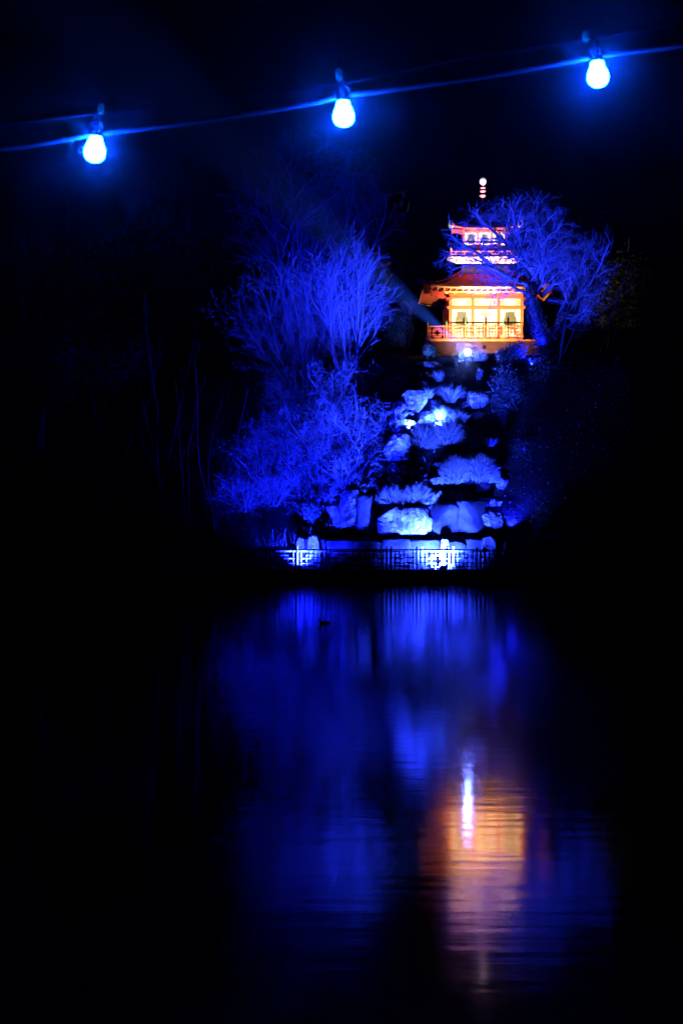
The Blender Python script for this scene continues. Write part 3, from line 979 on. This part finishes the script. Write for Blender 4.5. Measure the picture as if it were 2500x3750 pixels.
def leaf_cloud(rng, n, blobs, size, name='foliage'):
    """n folded leaves scattered through a union of ellipsoids (cx,cy,cz,rx,ry,rz)"""
    g = np.random.default_rng(rng)
    vol = np.array([b_[3] * b_[4] * b_[5] for b_ in blobs]); vol = vol / vol.sum()
    which = g.choice(len(blobs), n, p=vol)
    B = np.array(blobs)[which]
    d = g.normal(size=(n, 3)); d /= np.linalg.norm(d, axis=1)[:, None]
    r = g.random(n) ** (1 / 2.2)
    # clumps: pull leaves towards random sub-centres
    P = B[:, :3] + d * r[:, None] * B[:, 3:6]
    K = max(12, n // 90)
    cen = P[g.choice(n, K)]
    lab = g.integers(0, K, n)
    P = P * 0.45 + cen[lab] * 0.55 + g.normal(size=(n, 3)) * size * 1.2
    ax = g.normal(size=(n, 3)); ax[:, 2] *= .6; ax /= np.linalg.norm(ax, axis=1)[:, None]
    up = g.normal(size=(n, 3)); up -= (up * ax).sum(1)[:, None] * ax; up /= np.linalg.norm(up, axis=1)[:, None]
    nr = np.cross(ax, up)
    L = size * g.uniform(.6, 1.3, n)[:, None]
    W = L * .42
    V = np.empty((n, 6, 3))
    V[:, 0] = P
    V[:, 1] = P + ax * L * .45 + up * W + nr * W * .3
    V[:, 2] = P + ax * L
    V[:, 3] = P + ax * L * .45 - up * W + nr * W * .3
    V[:, 4] = P + ax * L * .5
    V[:, 5] = P + ax * L * .5
    base = np.arange(n)[:, None] * 6
    F = np.concatenate([base + np.array([[0, 1, 2, 4]]), base + np.array([[0, 5, 2, 3]])])
    return mesh_np(name, V.reshape(-1, 3), F)


def grow(rng, segs, p, d, L, r, lvl, P):
    """one branch with its side branches; P: per level lists"""
    sl = P['seg'][lvl]
    n = max(2, int(L / sl + .5))
    step = L / n
    w, tr = P['wander'][lvl], P['trop'][lvl]
    rend = r * P.get('taper', .45)
    env = P.get('env')
    az = rng.uniform(0, 2 * PI)
    last = lvl >= P['max']
    for i in range(n):
        f = i / n
        d = Vector((d.x + rng.gauss(0, w), d.y + rng.gauss(0, w), d.z + rng.gauss(0, w) + tr))
        d.normalize()
        q = p + d * step
        if env and lvl > 0:
            e = Vector(((q.x - env[0]) / env[3], (q.y - env[1]) / env[4], (q.z - env[2]) / env[5]))
            if e.length > 1.0 + rng.uniform(-.12, .12):
                return
        ra, rb_ = r + (rend - r) * f, r + (rend - r) * (f + 1 / n)
        segs.append((p.x, p.y, p.z, q.x, q.y, q.z, ra, rb_, lvl))
        p = q
        if not last and (f + 1 / n) > P['start'][lvl]:
            c = P['kids'][lvl] * step
            k = int(c) + (1 if rng.random() < c - int(c) else 0)
            for _ in range(k):
                az += 2.4 + rng.uniform(-.5, .5)
                u = d.cross(Vector((0.3, 0.2, 1))); 
                if u.length < 1e-3: u = Vector((1, 0, 0))
                u.normalize(); v = d.cross(u)
                th = R(rng.uniform(*P['angle'][lvl]))
                nd = d * math.cos(th) + (u * math.cos(az) + v * math.sin(az)) * math.sin(th)
                LL = P['len'][lvl] * rng.uniform(.55, 1.15) * (1 - .45 * f)
                grow(rng, segs, p, nd, LL, max(P['rmin'], rb_ * P['rr'][lvl]), lvl + 1, P)


def tubes(segs, sides, name, smooth=True):
    S = np.array(segs, dtype=np.float64)
    p, q, ra, rb_ = S[:, 0:3], S[:, 3:6], S[:, 6], S[:, 7]
    d = q - p
    ln = np.linalg.norm(d, axis=1)[:, None]
    d = d / np.maximum(ln, 1e-6)
    q = q + d * np.minimum(ln * .06, rb_[:, None])
    ref = np.where(np.abs(d[:, 2:3]) > .9, np.array([[1.0, 0, 0]]), np.array([[0, 0, 1.0]]))
    u = np.cross(d, ref); u /= np.linalg.norm(u, axis=1)[:, None]
    w = np.cross(d, u)
    n = len(S)
    V = np.empty((n, 2 * sides, 3))
    for k in range(sides):
        a = 2 * PI * k / sides
        o = u * math.cos(a) + w * math.sin(a)
        V[:, k] = p + o * ra[:, None]
        V[:, sides + k] = q + o * rb_[:, None]
    base = np.arange(n)[:, None] * 2 * sides
    F = np.concatenate([base + np.array([[k, (k + 1) % sides, sides + (k + 1) % sides, sides + k]]) for k in range(sides)])
    return mesh_np(name, V.reshape(-1, 3), F, smooth)


NSEG = {}


def bare_tree(name, label, base, stems, P, seed, bark, twig, cat='tree', group=None, trunk_lvl=1, trunk_name='trunk', crown_name='crown', rz=0):
    rng = random.Random(seed)
    segs, cutp = [], []
    for st in stems:
        cutp.append(len(segs))
        (dx, dy, d, L, r) = st[:5]
        z0, lv = (st[5], st[6]) if len(st) > 5 else (0, 0)
        grow(rng, segs, Vector((dx, dy, z0)), Vector(d).normalized(), L, r, lv, P)
    t = thing(name, base, label, cat, group, rz)
    a = [s_ for s_ in segs if s_[8] < trunk_lvl]
    c = [s_ for s_ in segs if s_[8] >= trunk_lvl]
    if trunk_lvl == 1:
        for i0, i1 in zip(cutp, cutp[1:] + [len(segs)]):
            one = [s_ for s_ in segs[i0:i1] if s_[8] == 0]
            if one: link(trunk_name, tubes(one, 7, trunk_name), bark, t)
    elif a:
        link(trunk_name, tubes(a, 7, trunk_name), bark, t)
    if c: link(crown_name, tubes(c, 3, crown_name), twig, t)
    NSEG[name + str(seed)] = len(segs)
    return t, segs


# spreading bare tree in front of the pagoda, on the right
bx, by = at(2004, 1238, 90.4).x, 90.4
bz = H(bx, by) - .1
top = 22.6 - bz
OAK = dict(seg=[.45, .42, .32, .22, .16], wander=[.08, .13, .18, .22, .2], trop=[.0, .012, .03, .04, .03], kids=[2.2, 3.4, 5.4, 7.5], start=[.75, .15, .12, .1],
           angle=[(45, 78), (30, 62), (28, 60), (25, 60)], len=[5.6, 2.6, 1.2, .5], rr=[.55, .5, .5, .55], rmin=.0085, max=4, taper=.35,
           env=(-1.4, -1.2, 4.7, 5.3, 3.2, 4.5))
t1, seg1 = bare_tree('bare_tree', 'wide spreading bare tree glowing blue in front of the pagoda', (bx, by, bz),
                     [(0, 0, (-.10, -.02, 1), 4.1, .42), (.12, -.1, (.30, -.1, 1), 2.6, .22),
                      (-.45, -.1, (-1, -.15, .78), 7.4, .14, 3.6, 1), (-.6, -.1, (-.75, -.25, 1.0), 6.6, .16, 3.9, 1), (-.55, -.1, (-.25, -.2, 1), 5.0, .17, 3.9, 1),
                      (-.5, 0, (.25, -.15, 1), 5.0, .16, 3.8, 1), (-.4, -.1, (.75, -.2, .9), 5.4, .15, 3.4, 1), (-.5, -.2, (-1, -.1, .95), 7.4, .13, 3.7, 1),
                      (.5, -.1, (1, -.1, .8), 5.6, .14, 1.7, 1), (.4, -.1, (1, -.2, .5), 5.4, .12, 1.3, 1), (.3, -.2, (1, -.2, .10), 4.2, .07, .75, 1), (.6, -.1, (.6, -.1, 1), 6.0, .15, 2.0, 1), (.6, 0, (.35, 0, 1), 6.0, .14, 2.2, 1)],
                     OAK, 11, 'bark', 'twig', trunk_lvl=2)
# ivy on its trunk
g = np.random.default_rng(5)
low = [s_ for s_ in seg1 if s_[8] == 0 and s_[2] < 3.6]
pts = []
for s_ in low:
    for _ in range(420):
        f = g.random(); a = g.random() * 2 * PI
        rr = s_[6] * (1.0 + .9 * g.random() ** 2) + .05
        pts.append((s_[0] + (s_[3] - s_[0]) * f + rr * math.cos(a), s_[1] + (s_[4] - s_[1]) * f + rr * math.sin(a), s_[2] + (s_[5] - s_[2]) * f))
iv = leaf_cloud(6, len(pts), [(0, 0, 0, .02, .02, .02)], .075)
co = np.empty(len(iv.vertices) * 3, dtype=np.float32); iv.vertices.foreach_get('co', co); co = co.reshape(-1, 6, 3)
co = co - co[:, :1] + np.array(pts)[:, None, :]
iv.vertices.foreach_set('co', co.astype(np.float32).ravel()); iv.update()
tag(link('ivy', iv, 'ivy', t1), kind='stuff')
up = at(1950, 1262, 89.0)
flood((up.x - .2, 88.6, H(up.x, 88.6) + .35), (bx - .5, by, bz + 5.5), 'small blue uplight hidden in the shrub under the spreading tree', 4800, BLUE_PURE, 120, 0.7, s=.6)

# two bright multi-stemmed young trees on the left slope
MAPLE = dict(seg=[.5, .4, .3, .22, .2], wander=[.05, .075, .09, .12, .15], trop=[.03, .055, .06, .05, .03], kids=[2.3, 2.8, 3.6, 3.2], start=[.08, .12, .15, .2],
             angle=[(25, 50), (25, 48), (28, 52), (30, 60)], len=[3.0, 1.6, .85, .42], rr=[.5, .5, .55, .6], rmin=.0075, max=3, taper=.3)
bx, by = at(1300, 0, 89.6).x, 89.6
bz = H(bx, by) - .2
k_ = (17.1 - bz) / 10.6
bare_tree('young_tree', 'tall pale multi-stemmed bare tree nearest the cascade, brightest blue', (bx, by, bz),
          [(.12, 0, (.02, 0, 1), 10.8 * k_, .075), (-.55, .1, (-.03, 0, 1), 9.8 * k_, .07), (.0, -.2, (.14, -.1, 1), 9.0 * k_, .055), (-.95, 0, (-.12, .05, 1), 9.2 * k_, .06), (-.15, .2, (-.09, .1, 1), 10 * k_, .055), (-1.05, 0, (-.33, 0, 1), 8.8 * k_, .05), (-.7, .1, (.1, 0, 1), 8.6 * k_, .045)], MAPLE, 21, 'palebark', 'palebark', trunk_lvl=1, group='young trees on the slope')
bx, by = at(1115, 0, 90.6).x, 90.6
bz = H(bx, by) - .2
k_ = (16.2 - bz) / 8.8
bare_tree('young_tree', 'fan-shaped multi-stemmed bare tree left of the brightest one', (bx, by, bz),
          [(0, 0, (-.04, 0, 1), 9.0 * k_, .075), (.55, .1, (.04, 0, 1), 8.6 * k_, .06), (-.35, -.1, (-.2, 0, 1), 8.8 * k_, .06), (-.6, 0, (-.42, .05, 1), 8.4 * k_, .055), (.8, 0, (.15, 0, 1), 7.8 * k_, .045), (.2, 0, (-.12, -.1, 1), 8.4 * k_, .05), (-.5, 0, (-.68, 0, 1), 7.6 * k_, .045)], MAPLE, 22, 'palebark', 'shrubtwig', trunk_lvl=1, group='young trees on the slope')

# large dim tree behind
BIG = dict(seg=[.8, .7, .5, .36, .3], wander=[.06, .10, .13, .16, .2], trop=[.02, .045, .05, .04, .03], kids=[1.3, 1.3, 1.9, 3.0], start=[.3, .2, .15, .15],
           angle=[(30, 60), (28, 55), (28, 55), (25, 60)], len=[6.6, 3.6, 1.9, .8], rr=[.5, .5, .5, .55], rmin=.010, max=4, taper=.3,
           env=(.1, 0, 9.4, 6.6, 5, 7.2))
bx, by = at(1125, 0, 104).x, 104
bz = H(bx, by) - .2
bare_tree('bare_tree', 'large dim bare tree rising behind the young trees on the left', (bx, by, bz),
          [(0, 0, (.02, 0, 1), 13, .36), (.3, 0, (.30, 0, 1), 12, .22), (-.3, 0, (-.34, 0, 1), 12, .22), (.2, 0, (.55, -.1, 1), 11, .16)], BIG, 31, 'bark', 'twig', trunk_lvl=2)

up2 = at(1200, 0, 99)
flood((up2.x, 99, H(up2.x, 99) + .3), (bx, by, bz + 9.5), 'added small blue uplight behind the young trees to brighten the large dim tree', 10000, BLUE_PURE, 95, 1.0, s=.6)  # uplight added because the path flood is too weak this far back

# tangled bare shrubs
TANG = dict(seg=[.28, .2, .16, .13], wander=[.11, .20, .27, .32], trop=[-.02, -.015, -.01, 0], kids=[2.8, 3.0, 2.6], start=[.12, .08, .08], angle=[(30, 75), (30, 80), (30, 85)],
            len=[1.9, 1.0, .45], rr=[.55, .6, .65], rmin=.007, max=3, taper=.4)
SHRUBS = [  # px, py of the base, spread, height, seed, label
    (1290, 1640, 1.9, 2.9, 41, 'tangled bare shrub at the foot of the brightest young tree'),
    (1180, 1660, 2.0, 2.9, 42, 'dense tangle of pale twigs in the middle of the left slope'),
    (1060, 1680, 2.0, 2.6, 43, 'arching bare shrub left of the dense pale tangle'),
    (950, 1720, 1.9, 2.2, 44, 'leftmost arching bare shrub with long low branches'),
    (1270, 1780, 1.8, 2.3, 45, 'fine twiggy shrub hanging above the lower left rock face'),
    (1140, 1800, 1.9, 2.3, 46, 'fine twiggy shrub low on the left slope'),
    (1235, 1500, 1.6, 2.2, 48, 'twiggy shrub among the stems of the brightest young tree'),
    (1075, 1520, 1.7, 2.2, 49, 'twiggy shrub among the stems of the fan-shaped young tree'),
    (1180, 1905, 1.6, 1.5, 50, 'low twiggy shrub beside the lit boulder at the low wall'),
    (890, 1850, 1.8, 1.8, 40, 'dimmest twiggy shrub beyond the left end of the lit slope'),
    (1010, 1830, 1.9, 2.0, 47, 'dim twiggy shrub at the lower left corner of the slope'),
]
for (px, py, spd, hh, seed, label) in SHRUBS:
    yy = hit(px, py) - .2
    b0 = at(px, py, yy)
    rng = random.Random(seed)
    stems = []
    for k in range(17):
        a = rng.uniform(0, 2 * PI)
        tilt = rng.uniform(.15, 1.25)
        stems.append((rng.gauss(0, .3), rng.gauss(0, .2), (math.cos(a) * tilt * spd / 2, math.sin(a) * tilt * .8 - .15, 1), hh * rng.uniform(.75, 1.35), .024))
    bare_tree('bare_shrub', label, (b0.x, b0.y, H(b0.x, b0.y) - .05), stems, TANG, seed, 'shrubtwig', 'shrubtwig', 'shrub', 'bare shrubs on the left slope', trunk_lvl=1, trunk_name='stem', crown_name='twigs')

# faint saplings in the dark
SAP = dict(seg=[.4, .3, .25], wander=[.05, .08, .1], trop=[.02, .04, .05], kids=[.8, 1.2], start=[.3, .2], angle=[(20, 42), (25, 45)], len=[2.4, .9], rr=[.5, .55], rmin=.007, max=2, taper=.3)
SAPS = [(785, 1600, 88, 4.4, 51, 'faint sapling with a spray of twigs at the left edge of the light'), (700, 1600, 88.5, 3.6, 52, 'fainter leaning sapling left of the twiggy one'),
        (585, 1460, 92, 6.0, 53, 'faint forked tree with four rising limbs in the dark left'), (390, 1450, 93, 5.0, 54, 'faint Y-shaped trunk in the dark left'),
        (285, 1400, 93, 5.4, 55, 'faintest straight trunk at far left'), (2190, 1430, 90, 6.4, 56, 'slim dim trunk right of the spreading tree'),
        (2045, 1560, 88.5, 4.2, 57, 'dim V-shaped sapling below the spreading tree'), (2210, 1400, 91.5, 4.6, 58, 'thin dim trunk leaning right of the slim trunk')]
for (px, py, yy, hh, seed, label) in SAPS:
    b0 = at(px, py, yy)
    zb = H(b0.x, yy) - .1
    hh += max(0, b0.z - zb)
    lean = {54: -.15, 52: -.35, 58: .35, 57: .2}.get(seed, 0)
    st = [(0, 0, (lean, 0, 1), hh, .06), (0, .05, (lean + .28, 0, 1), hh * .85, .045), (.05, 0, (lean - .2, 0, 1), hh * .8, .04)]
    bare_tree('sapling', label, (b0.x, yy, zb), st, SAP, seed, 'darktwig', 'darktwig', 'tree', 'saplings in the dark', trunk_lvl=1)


def leafy_shrub(label, px, py, yy, blobs, n, size, mname, seed, name='leafy_shrub', group='leafy shrubs on the hill', stem_m='darktwig'):
    b0 = at(px, py, yy)
    zb = H(b0.x, yy) - .05
    t = thing(name, (b0.x, yy, zb), label, 'shrub', group)
    bl_ = [(x, y, z + (b0.z - zb), rx, ry, rz) for (x, y, z, rx, ry, rz) in blobs]
    link('foliage', leaf_cloud(seed, n, bl_, size), mname, t)
    rng = random.Random(seed)
    for (x, y, z, rx, ry, rz) in bl_:
        for k in range(3):
            e = Vector((x + rng.uniform(-.6, .6) * rx, y + rng.uniform(-.6, .6) * ry, z + rng.uniform(-.2, .6) * rz))
            MB().tube([(x * .1, y * .1, -.1), (x * .6 + rng.gauss(0, .1), y * .6, e.z * .5), e], .025, 5, .008).build('stem', stem_m, t)
    return t


leafy_shrub('glossy dark evergreen shrub right of the bright upper boulders', 1840, 1480, 87.6, [(-.3, 0, 0, .9, .6, 1.2), (.5, .2, .5, .9, .7, 1.3), (.2, 0, 1.6, 1.0, .7, .9)], 5200, .085, 'leaf', 61)
leafy_shrub('dark evergreen shrub beside the right end of the pagoda rail', 1890, 1290, 89.4, [(0, 0, 0, .9, .6, .7), (-.7, .1, -.3, .7, .5, .5), (.2, .1, .7, .5, .4, .5)], 3600, .085, 'leaf', 62)
leafy_shrub('small pointed shrub against the plinth of the pagoda', 1838, 1300, 89.6, [(0, 0, 0, .28, .25, .35), (0, 0, .45, .16, .15, .3)], 700, .07, 'leaf', 63)
leafy_shrub('broad dark shrub below the spreading tree trunk', 1990, 1380, 88.6, [(0, 0, 0, 1.2, .7, 1.2), (.9, .3, .5, .9, .7, 1.2), (-.6, 0, .7, .8, .6, .8)], 5200, .085, 'leaf', 64)
leafy_shrub('dark shrub right of the grass mounds above the fence', 1950, 1680, 86.6, [(0, 0, 0, 1.2, .7, 1.2), (-.6, .2, .9, .9, .6, .9), (.9, .3, .4, 1, .7, 1.3)], 5200, .085, 'leaf', 65)
leafy_shrub('lowest dark shrub at the right end of the stone wall', 1985, 1900, 84.6, [(0, 0, 0, 1.4, .6, 1.0), (1.1, .3, .4, 1.1, .7, 1.2)], 4600, .085, 'leaf', 66)
leafy_shrub('feathery shrub left of the pagoda eave', 1490, 1190, 91.5, [(0, 0, 0, .8, .6, 1.1), (-.6, .2, .5, .8, .6, 1.0), (.35, 0, 1.2, .6, .5, .6), (-.9, 0, -.8, .9, .6, .8)], 6500, .06, 'ivy', 67)
leafy_shrub('small brown-green bush at the left corner of the plinth', 1590, 1285, 90.2, [(0, 0, 0, .55, .4, .45), (-.35, 0, .1, .4, .3, .5)], 1900, .06, 'leaf', 68)
leafy_shrub('dim shrub filling the dark left of the cascade top', 1430, 1420, 89.2, [(0, 0, 0, .9, .6, .9), (-.7, 0, -.4, .8, .6, .8), (.4, .2, .5, .6, .5, .6)], 3800, .07, 'leaf', 69)
leafy_shrub('broad-leaved shrub left of the lower left rock face', 1150, 1880, 84.6, [(0, 0, 0, .6, .4, .5), (-.5, 0, .1, .5, .4, .4)], 1500, .10, 'ivy', 70)
leafy_shrub('dark ground ivy left of the stacked pale stones', 1325, 1560, 87.8, [(0, 0, 0, .5, .4, .7), (-.2, 0, -.9, .5, .4, .8), (.05, 0, .7, .5, .3, .5)], 2600, .07, 'leaf', 72)

# reeds and stalks by the left fence, lit daffodil-like clumps by the spotlight
for i, (px, py, wpx, hpx, n, mname, yy, label) in enumerate([
        (1120, 1990, 140, 60, 80, 'leaf', 84.0, 'thin stalks in front of the shrubs by the low wall'),
        (985, 2000, 190, 70, 60, 'leaf', 84.0, 'dim reeds behind the left end of the lit fence'),
        (1695, 1316, 40, 34, 90, 'palegrass', 89.55, 'small lit leafy clump just left of the spotlight'),
        (1756, 1322, 62, 42, 150, 'palegrass', 89.6, 'small lit leafy clump just right of the spotlight'),
        (1650, 2086, 46, 36, 60, 'grass', 82.2, 'few grass blades at the fence foot by the right flood light'),
        (1110, 2086, 60, 34, 60, 'grass', 82.2, 'few grass blades at the fence foot by the left flood light')]):
    rng = random.Random(300 + i)
    b0 = at(px, py, yy); s = yy / FPX
    t = thing('grass_tuft', (b0.x, yy, b0.z), label, 'grass tuft', 'grass clumps by the lamps and fence')
    link('blades', blades_mesh(rng, n, wpx * s * .4, .2, hpx * s, .14, .03, .35), mname, t)

# rocks in the dark under the spotlight
for i, (px, py, w, h, yy, label) in enumerate([(1790, 1318, 150, 46, 90.4, 'dark flat mossy rock under the pagoda plinth'), (1640, 1328, 90, 34, 89.7, 'dark mossy rock left of the spotlight'),
                                                (1712, 1338, 60, 44, 90.0, 'black rock carrying the spotlight')]):
    s = yy / FPX
    o = link('boulder', boulder_mesh(90 + i, w * s / 2, .5, h * s / 2, 3, .14), 'darkrock', None, at(px, py, yy + .25))
    tag(o, label, 'boulder', 'dark rocks at the cascade top')

# dark evergreen masses on both sides, barely told from the sky
ever = []
EV = [(60, 700, 108, 6.0, 'far left dark evergreen crown against the night sky'), (250, 700, 112, 6.5, 'dark evergreen crown left of the leftmost bulb'),
      (430, 690, 110, 6.2, 'dark evergreen with pointed tip below the leftmost bulb'), (640, 600, 116, 6.6, 'tall dark evergreen between the left bulb and the dim tree'),
      (150, 1150, 98, 6.5, 'lower dark evergreen at far left'), (430, 1180, 100, 6.5, 'lower dark evergreen behind the faint trunks'), (700, 1050, 106, 6.5, 'dark evergreen behind the faint saplings'),
      (2300, 860, 106, 6.2, 'dark evergreen right of the spreading tree'), (2470, 900, 104, 6.0, 'dark evergreen at the right edge of the picture'), (2330, 1350, 96, 6.2, 'lower dark evergreen at the right side')]
proto = None
for i, (px, ptop, yy, rr, label) in enumerate(EV):
    tp2 = at(px, ptop, yy)
    zg = H(tp2.x, yy) - .2
    hgt = tp2.z - zg
    t = thing('evergreen_tree', (tp2.x, yy, zg), label, 'tree', 'dark evergreens around the island', rz=i * 1.7)
    if proto is None:
        rngb = random.Random(9)
        bl_ = [(rngb.gauss(0, .16), rngb.gauss(0, .16), rngb.uniform(.25, .82), .17, .17, .13) for _ in range(15)]
        crown_me = leaf_cloud(77, 9000, bl_ + [(0, 0, .55, .26, .26, .34)], .022, 'crown')
        crown_me.materials.append(M['evergreen'])
        trunk_me = MB().tube([(0, 0, 0), (.01, 0, .3), (-.01, .01, .62), (0, 0, .93)], .025, 7, .004).mesh('trunk', True)
        trunk_me.materials.append(M['bark'])
        proto = True
    t.scale = (rr * 1.9, rr * 1.9, hgt / .95)
    link('crown', crown_me, None, t)
    link('trunk', trunk_me, None, t)

# ground cover on the hill
g = np.random.default_rng(12)
n = 9000
X = g.uniform(-9, 16, n); Y = g.uniform(83.9, 92, n)
Z = np.array([H(x, y) for x, y in zip(X, Y)])
gc = leaf_cloud(13, n, [(0, 0, 0, .05, .05, .05)], .09)
co = np.empty(len(gc.vertices) * 3, dtype=np.float32); gc.vertices.foreach_get('co', co); co = co.reshape(-1, 6, 3)
co = co - co[:, :1] + np.stack([X, Y, Z + g.random(n) * .12], 1)[:, None, :]
gc.vertices.foreach_set('co', co.astype(np.float32).ravel()); gc.update()
tag(link('ground_cover', gc, 'evergreen'), 'low dark leaves scattered over the hillside soil', kind='stuff')

# ------------------------------------------------------------------ duck on the water
dk = thing('duck', at(1188, 2284, 40.0).to_3d(), 'small dark duck drifting on the lake below the left lit fence', 'duck')
dk.location.z = -0.015
dk.scale = (.85, .85, .7)
# body grown along one spine from tail to bill, one skin
rings = [(.20, .075, .004, .004), (.15, .06, .03, .02), (.08, .05, .062, .045), (0, .045, .075, .055), (-.08, .05, .065, .055), (-.12, .075, .042, .048), (-.135, .115, .026, .028),
         (-.145, .150, .026, .027), (-.165, .168, .027, .027), (-.185, .166, .022, .020), (-.20, .160, .012, .010)]
V, F = [], []
K = 12
for (x, z, ry, rz_) in rings:
    for k in range(K):
        a = 2 * PI * k / K
        tilt = .6 if -.15 < x < -.11 else 0
        V.append((x + tilt * rz_ * math.sin(a), ry * math.cos(a), z + rz_ * math.sin(a)))
for i in range(len(rings) - 1):
    for k in range(K):
        F.append((i * K + k, i * K + (k + 1) % K, (i + 1) * K + (k + 1) % K, (i + 1) * K + k))
F += [tuple(range(K)), tuple(range((len(rings) - 1) * K, len(rings) * K))]
mb = MB(); mb.add(V, F)
mb.build('body', 'duck', dk, smooth=True)
MB().add([(-.195, -.012, .163), (-.195, .012, .163), (-.24, .010, .152), (-.24, -.010, .152), (-.195, -.012, .150), (-.195, .012, .150), (-.238, .010, .147), (-.238, -.010, .147)],
         [(0, 1, 2, 3), (7, 6, 5, 4), (0, 4, 5, 1), (1, 5, 6, 2), (2, 6, 7, 3), (3, 7, 4, 0)]).build('bill', 'beak', dk)

# ------------------------------------------------------------------ string of bulbs overhead
YB = 4.1
cable_pts = [(-300, 572), (0, 545), (180, 520), (350, 487), (420, 482), (800, 433), (1100, 385), (1253, 352), (1500, 318), (1800, 275), (2000, 240), (2185, 205), (2300, 190), (2500, 165), (2800, 118)]


def smooth_pts(pts, k=6):
    out = []
    for i in range(len(pts) - 1):
        p0, p1, p2, p3 = pts[max(i - 1, 0)], pts[i], pts[i + 1], pts[min(i + 2, len(pts) - 1)]
        for j in range(k):
            t = j / k
            out.append(tuple(.5 * (2 * p1[a] + (p2[a] - p0[a]) * t + (2 * p0[a] - 5 * p1[a] + 4 * p2[a] - p3[a]) * t * t + (3 * p1[a] - p0[a] - 3 * p2[a] + p3[a]) * t ** 3) for a in (0, 1)))
    out.append(pts[-1])
    return out


cp = smooth_pts(cable_pts)
tag(MB().tube([at(x, y, YB) for x, y in cp], .0060, 8).build('light_cable', 'cord', smooth=True), 'thick cable the three glowing blue bulbs hang from', 'cable')
wp = smooth_pts([(-300, 490), (0, 458), (340, 418), (800, 362), (1246, 306), (1700, 215), (2175, 140), (2500, 78), (2800, 20)])
tag(MB().tube([at(x, y, YB + .12) for x, y in wp], .0014, 6).build('support_wire', 'wire', smooth=True), 'thin support wire running above the bulb cable', 'wire')
bulb_prof = [(.002, -.076), (.011, -.075), (.020, -.070), (.0262, -.062), (.0288, -.052), (.0280, -.041), (.0245, -.030), (.0200, -.020), (.0172, -.011), (.0160, -.003), (.0155, 0.0)]
# smooth the profile
for i, (px, py, label) in enumerate([(350, 500, 'leftmost glowing blue bulb hanging from the overhead cable'), (1256, 370, 'middle glowing blue bulb hanging from the overhead cable'),
                                      (2185, 225, 'rightmost and highest glowing blue bulb on the overhead cable')]):
    p = at(px, py, YB)
    t = thing('light_bulb', p, label, 'light bulb', 'bulbs on the overhead cable')
    MB().lathe([(r_ * .88, z_ * .82) for r_, z_ in bulb_prof], 24).build('glass_bulb', 'bulb', t, smooth=True)
    sk = MB().lathe([(.0165, -.002), (.0185, .001), (.0185, .030), (.015, .036), (.008, .040), (.008, .052)], 16).build('socket', 'wire', t, smooth=True)
    t.rotation_euler = (0, R((3, -2, -4)[i]), 0)
    # clip that ties the cable to the support wire
    h = MB().tube([(0, .0, .05), (-.004, .05, .08), (-.006, .115, .096)], .0025, 6).build('hanger', 'wire', t)
    MB().lathe([(.003, .084), (.008, .088), (.008, .108), (.004, .114)], 10, -.007, .10).build('clip', 'clip', t, smooth=True)

# ------------------------------------------------------------------ thin night mist
hz = bpy.data.materials.new('haze')
hz.use_nodes = True
hn = hz.node_tree
hn.nodes.remove(hn.nodes['Principled BSDF'])
pv = hn.nodes.new('ShaderNodeVolumePrincipled')
pv.inputs['Color'].default_value = (0.9, 0.93, 1.0, 1)
pv.inputs['Density'].default_value = 0.0015
pv.inputs['Density Attribute'].default_value = ''
hz.cycles.homogeneous_volume = True
pv.inputs['Anisotropy'].default_value = 0.99
hn.links.new(pv.outputs[0], hn.nodes['Material Output'].inputs['Volume'])
b = MB(); b.box(-430, 430, -40, 510, -2.6, 34)
haze = b.build('haze', hz)
tag(haze, 'thin night mist around the lake and island', kind='stuff')

print('SEGS', NSEG, sum(NSEG.values()))
print('TRIS', sum(len(o.data.loops) - 2 * len(o.data.polygons) for o in scene.objects if o.type == 'MESH'))
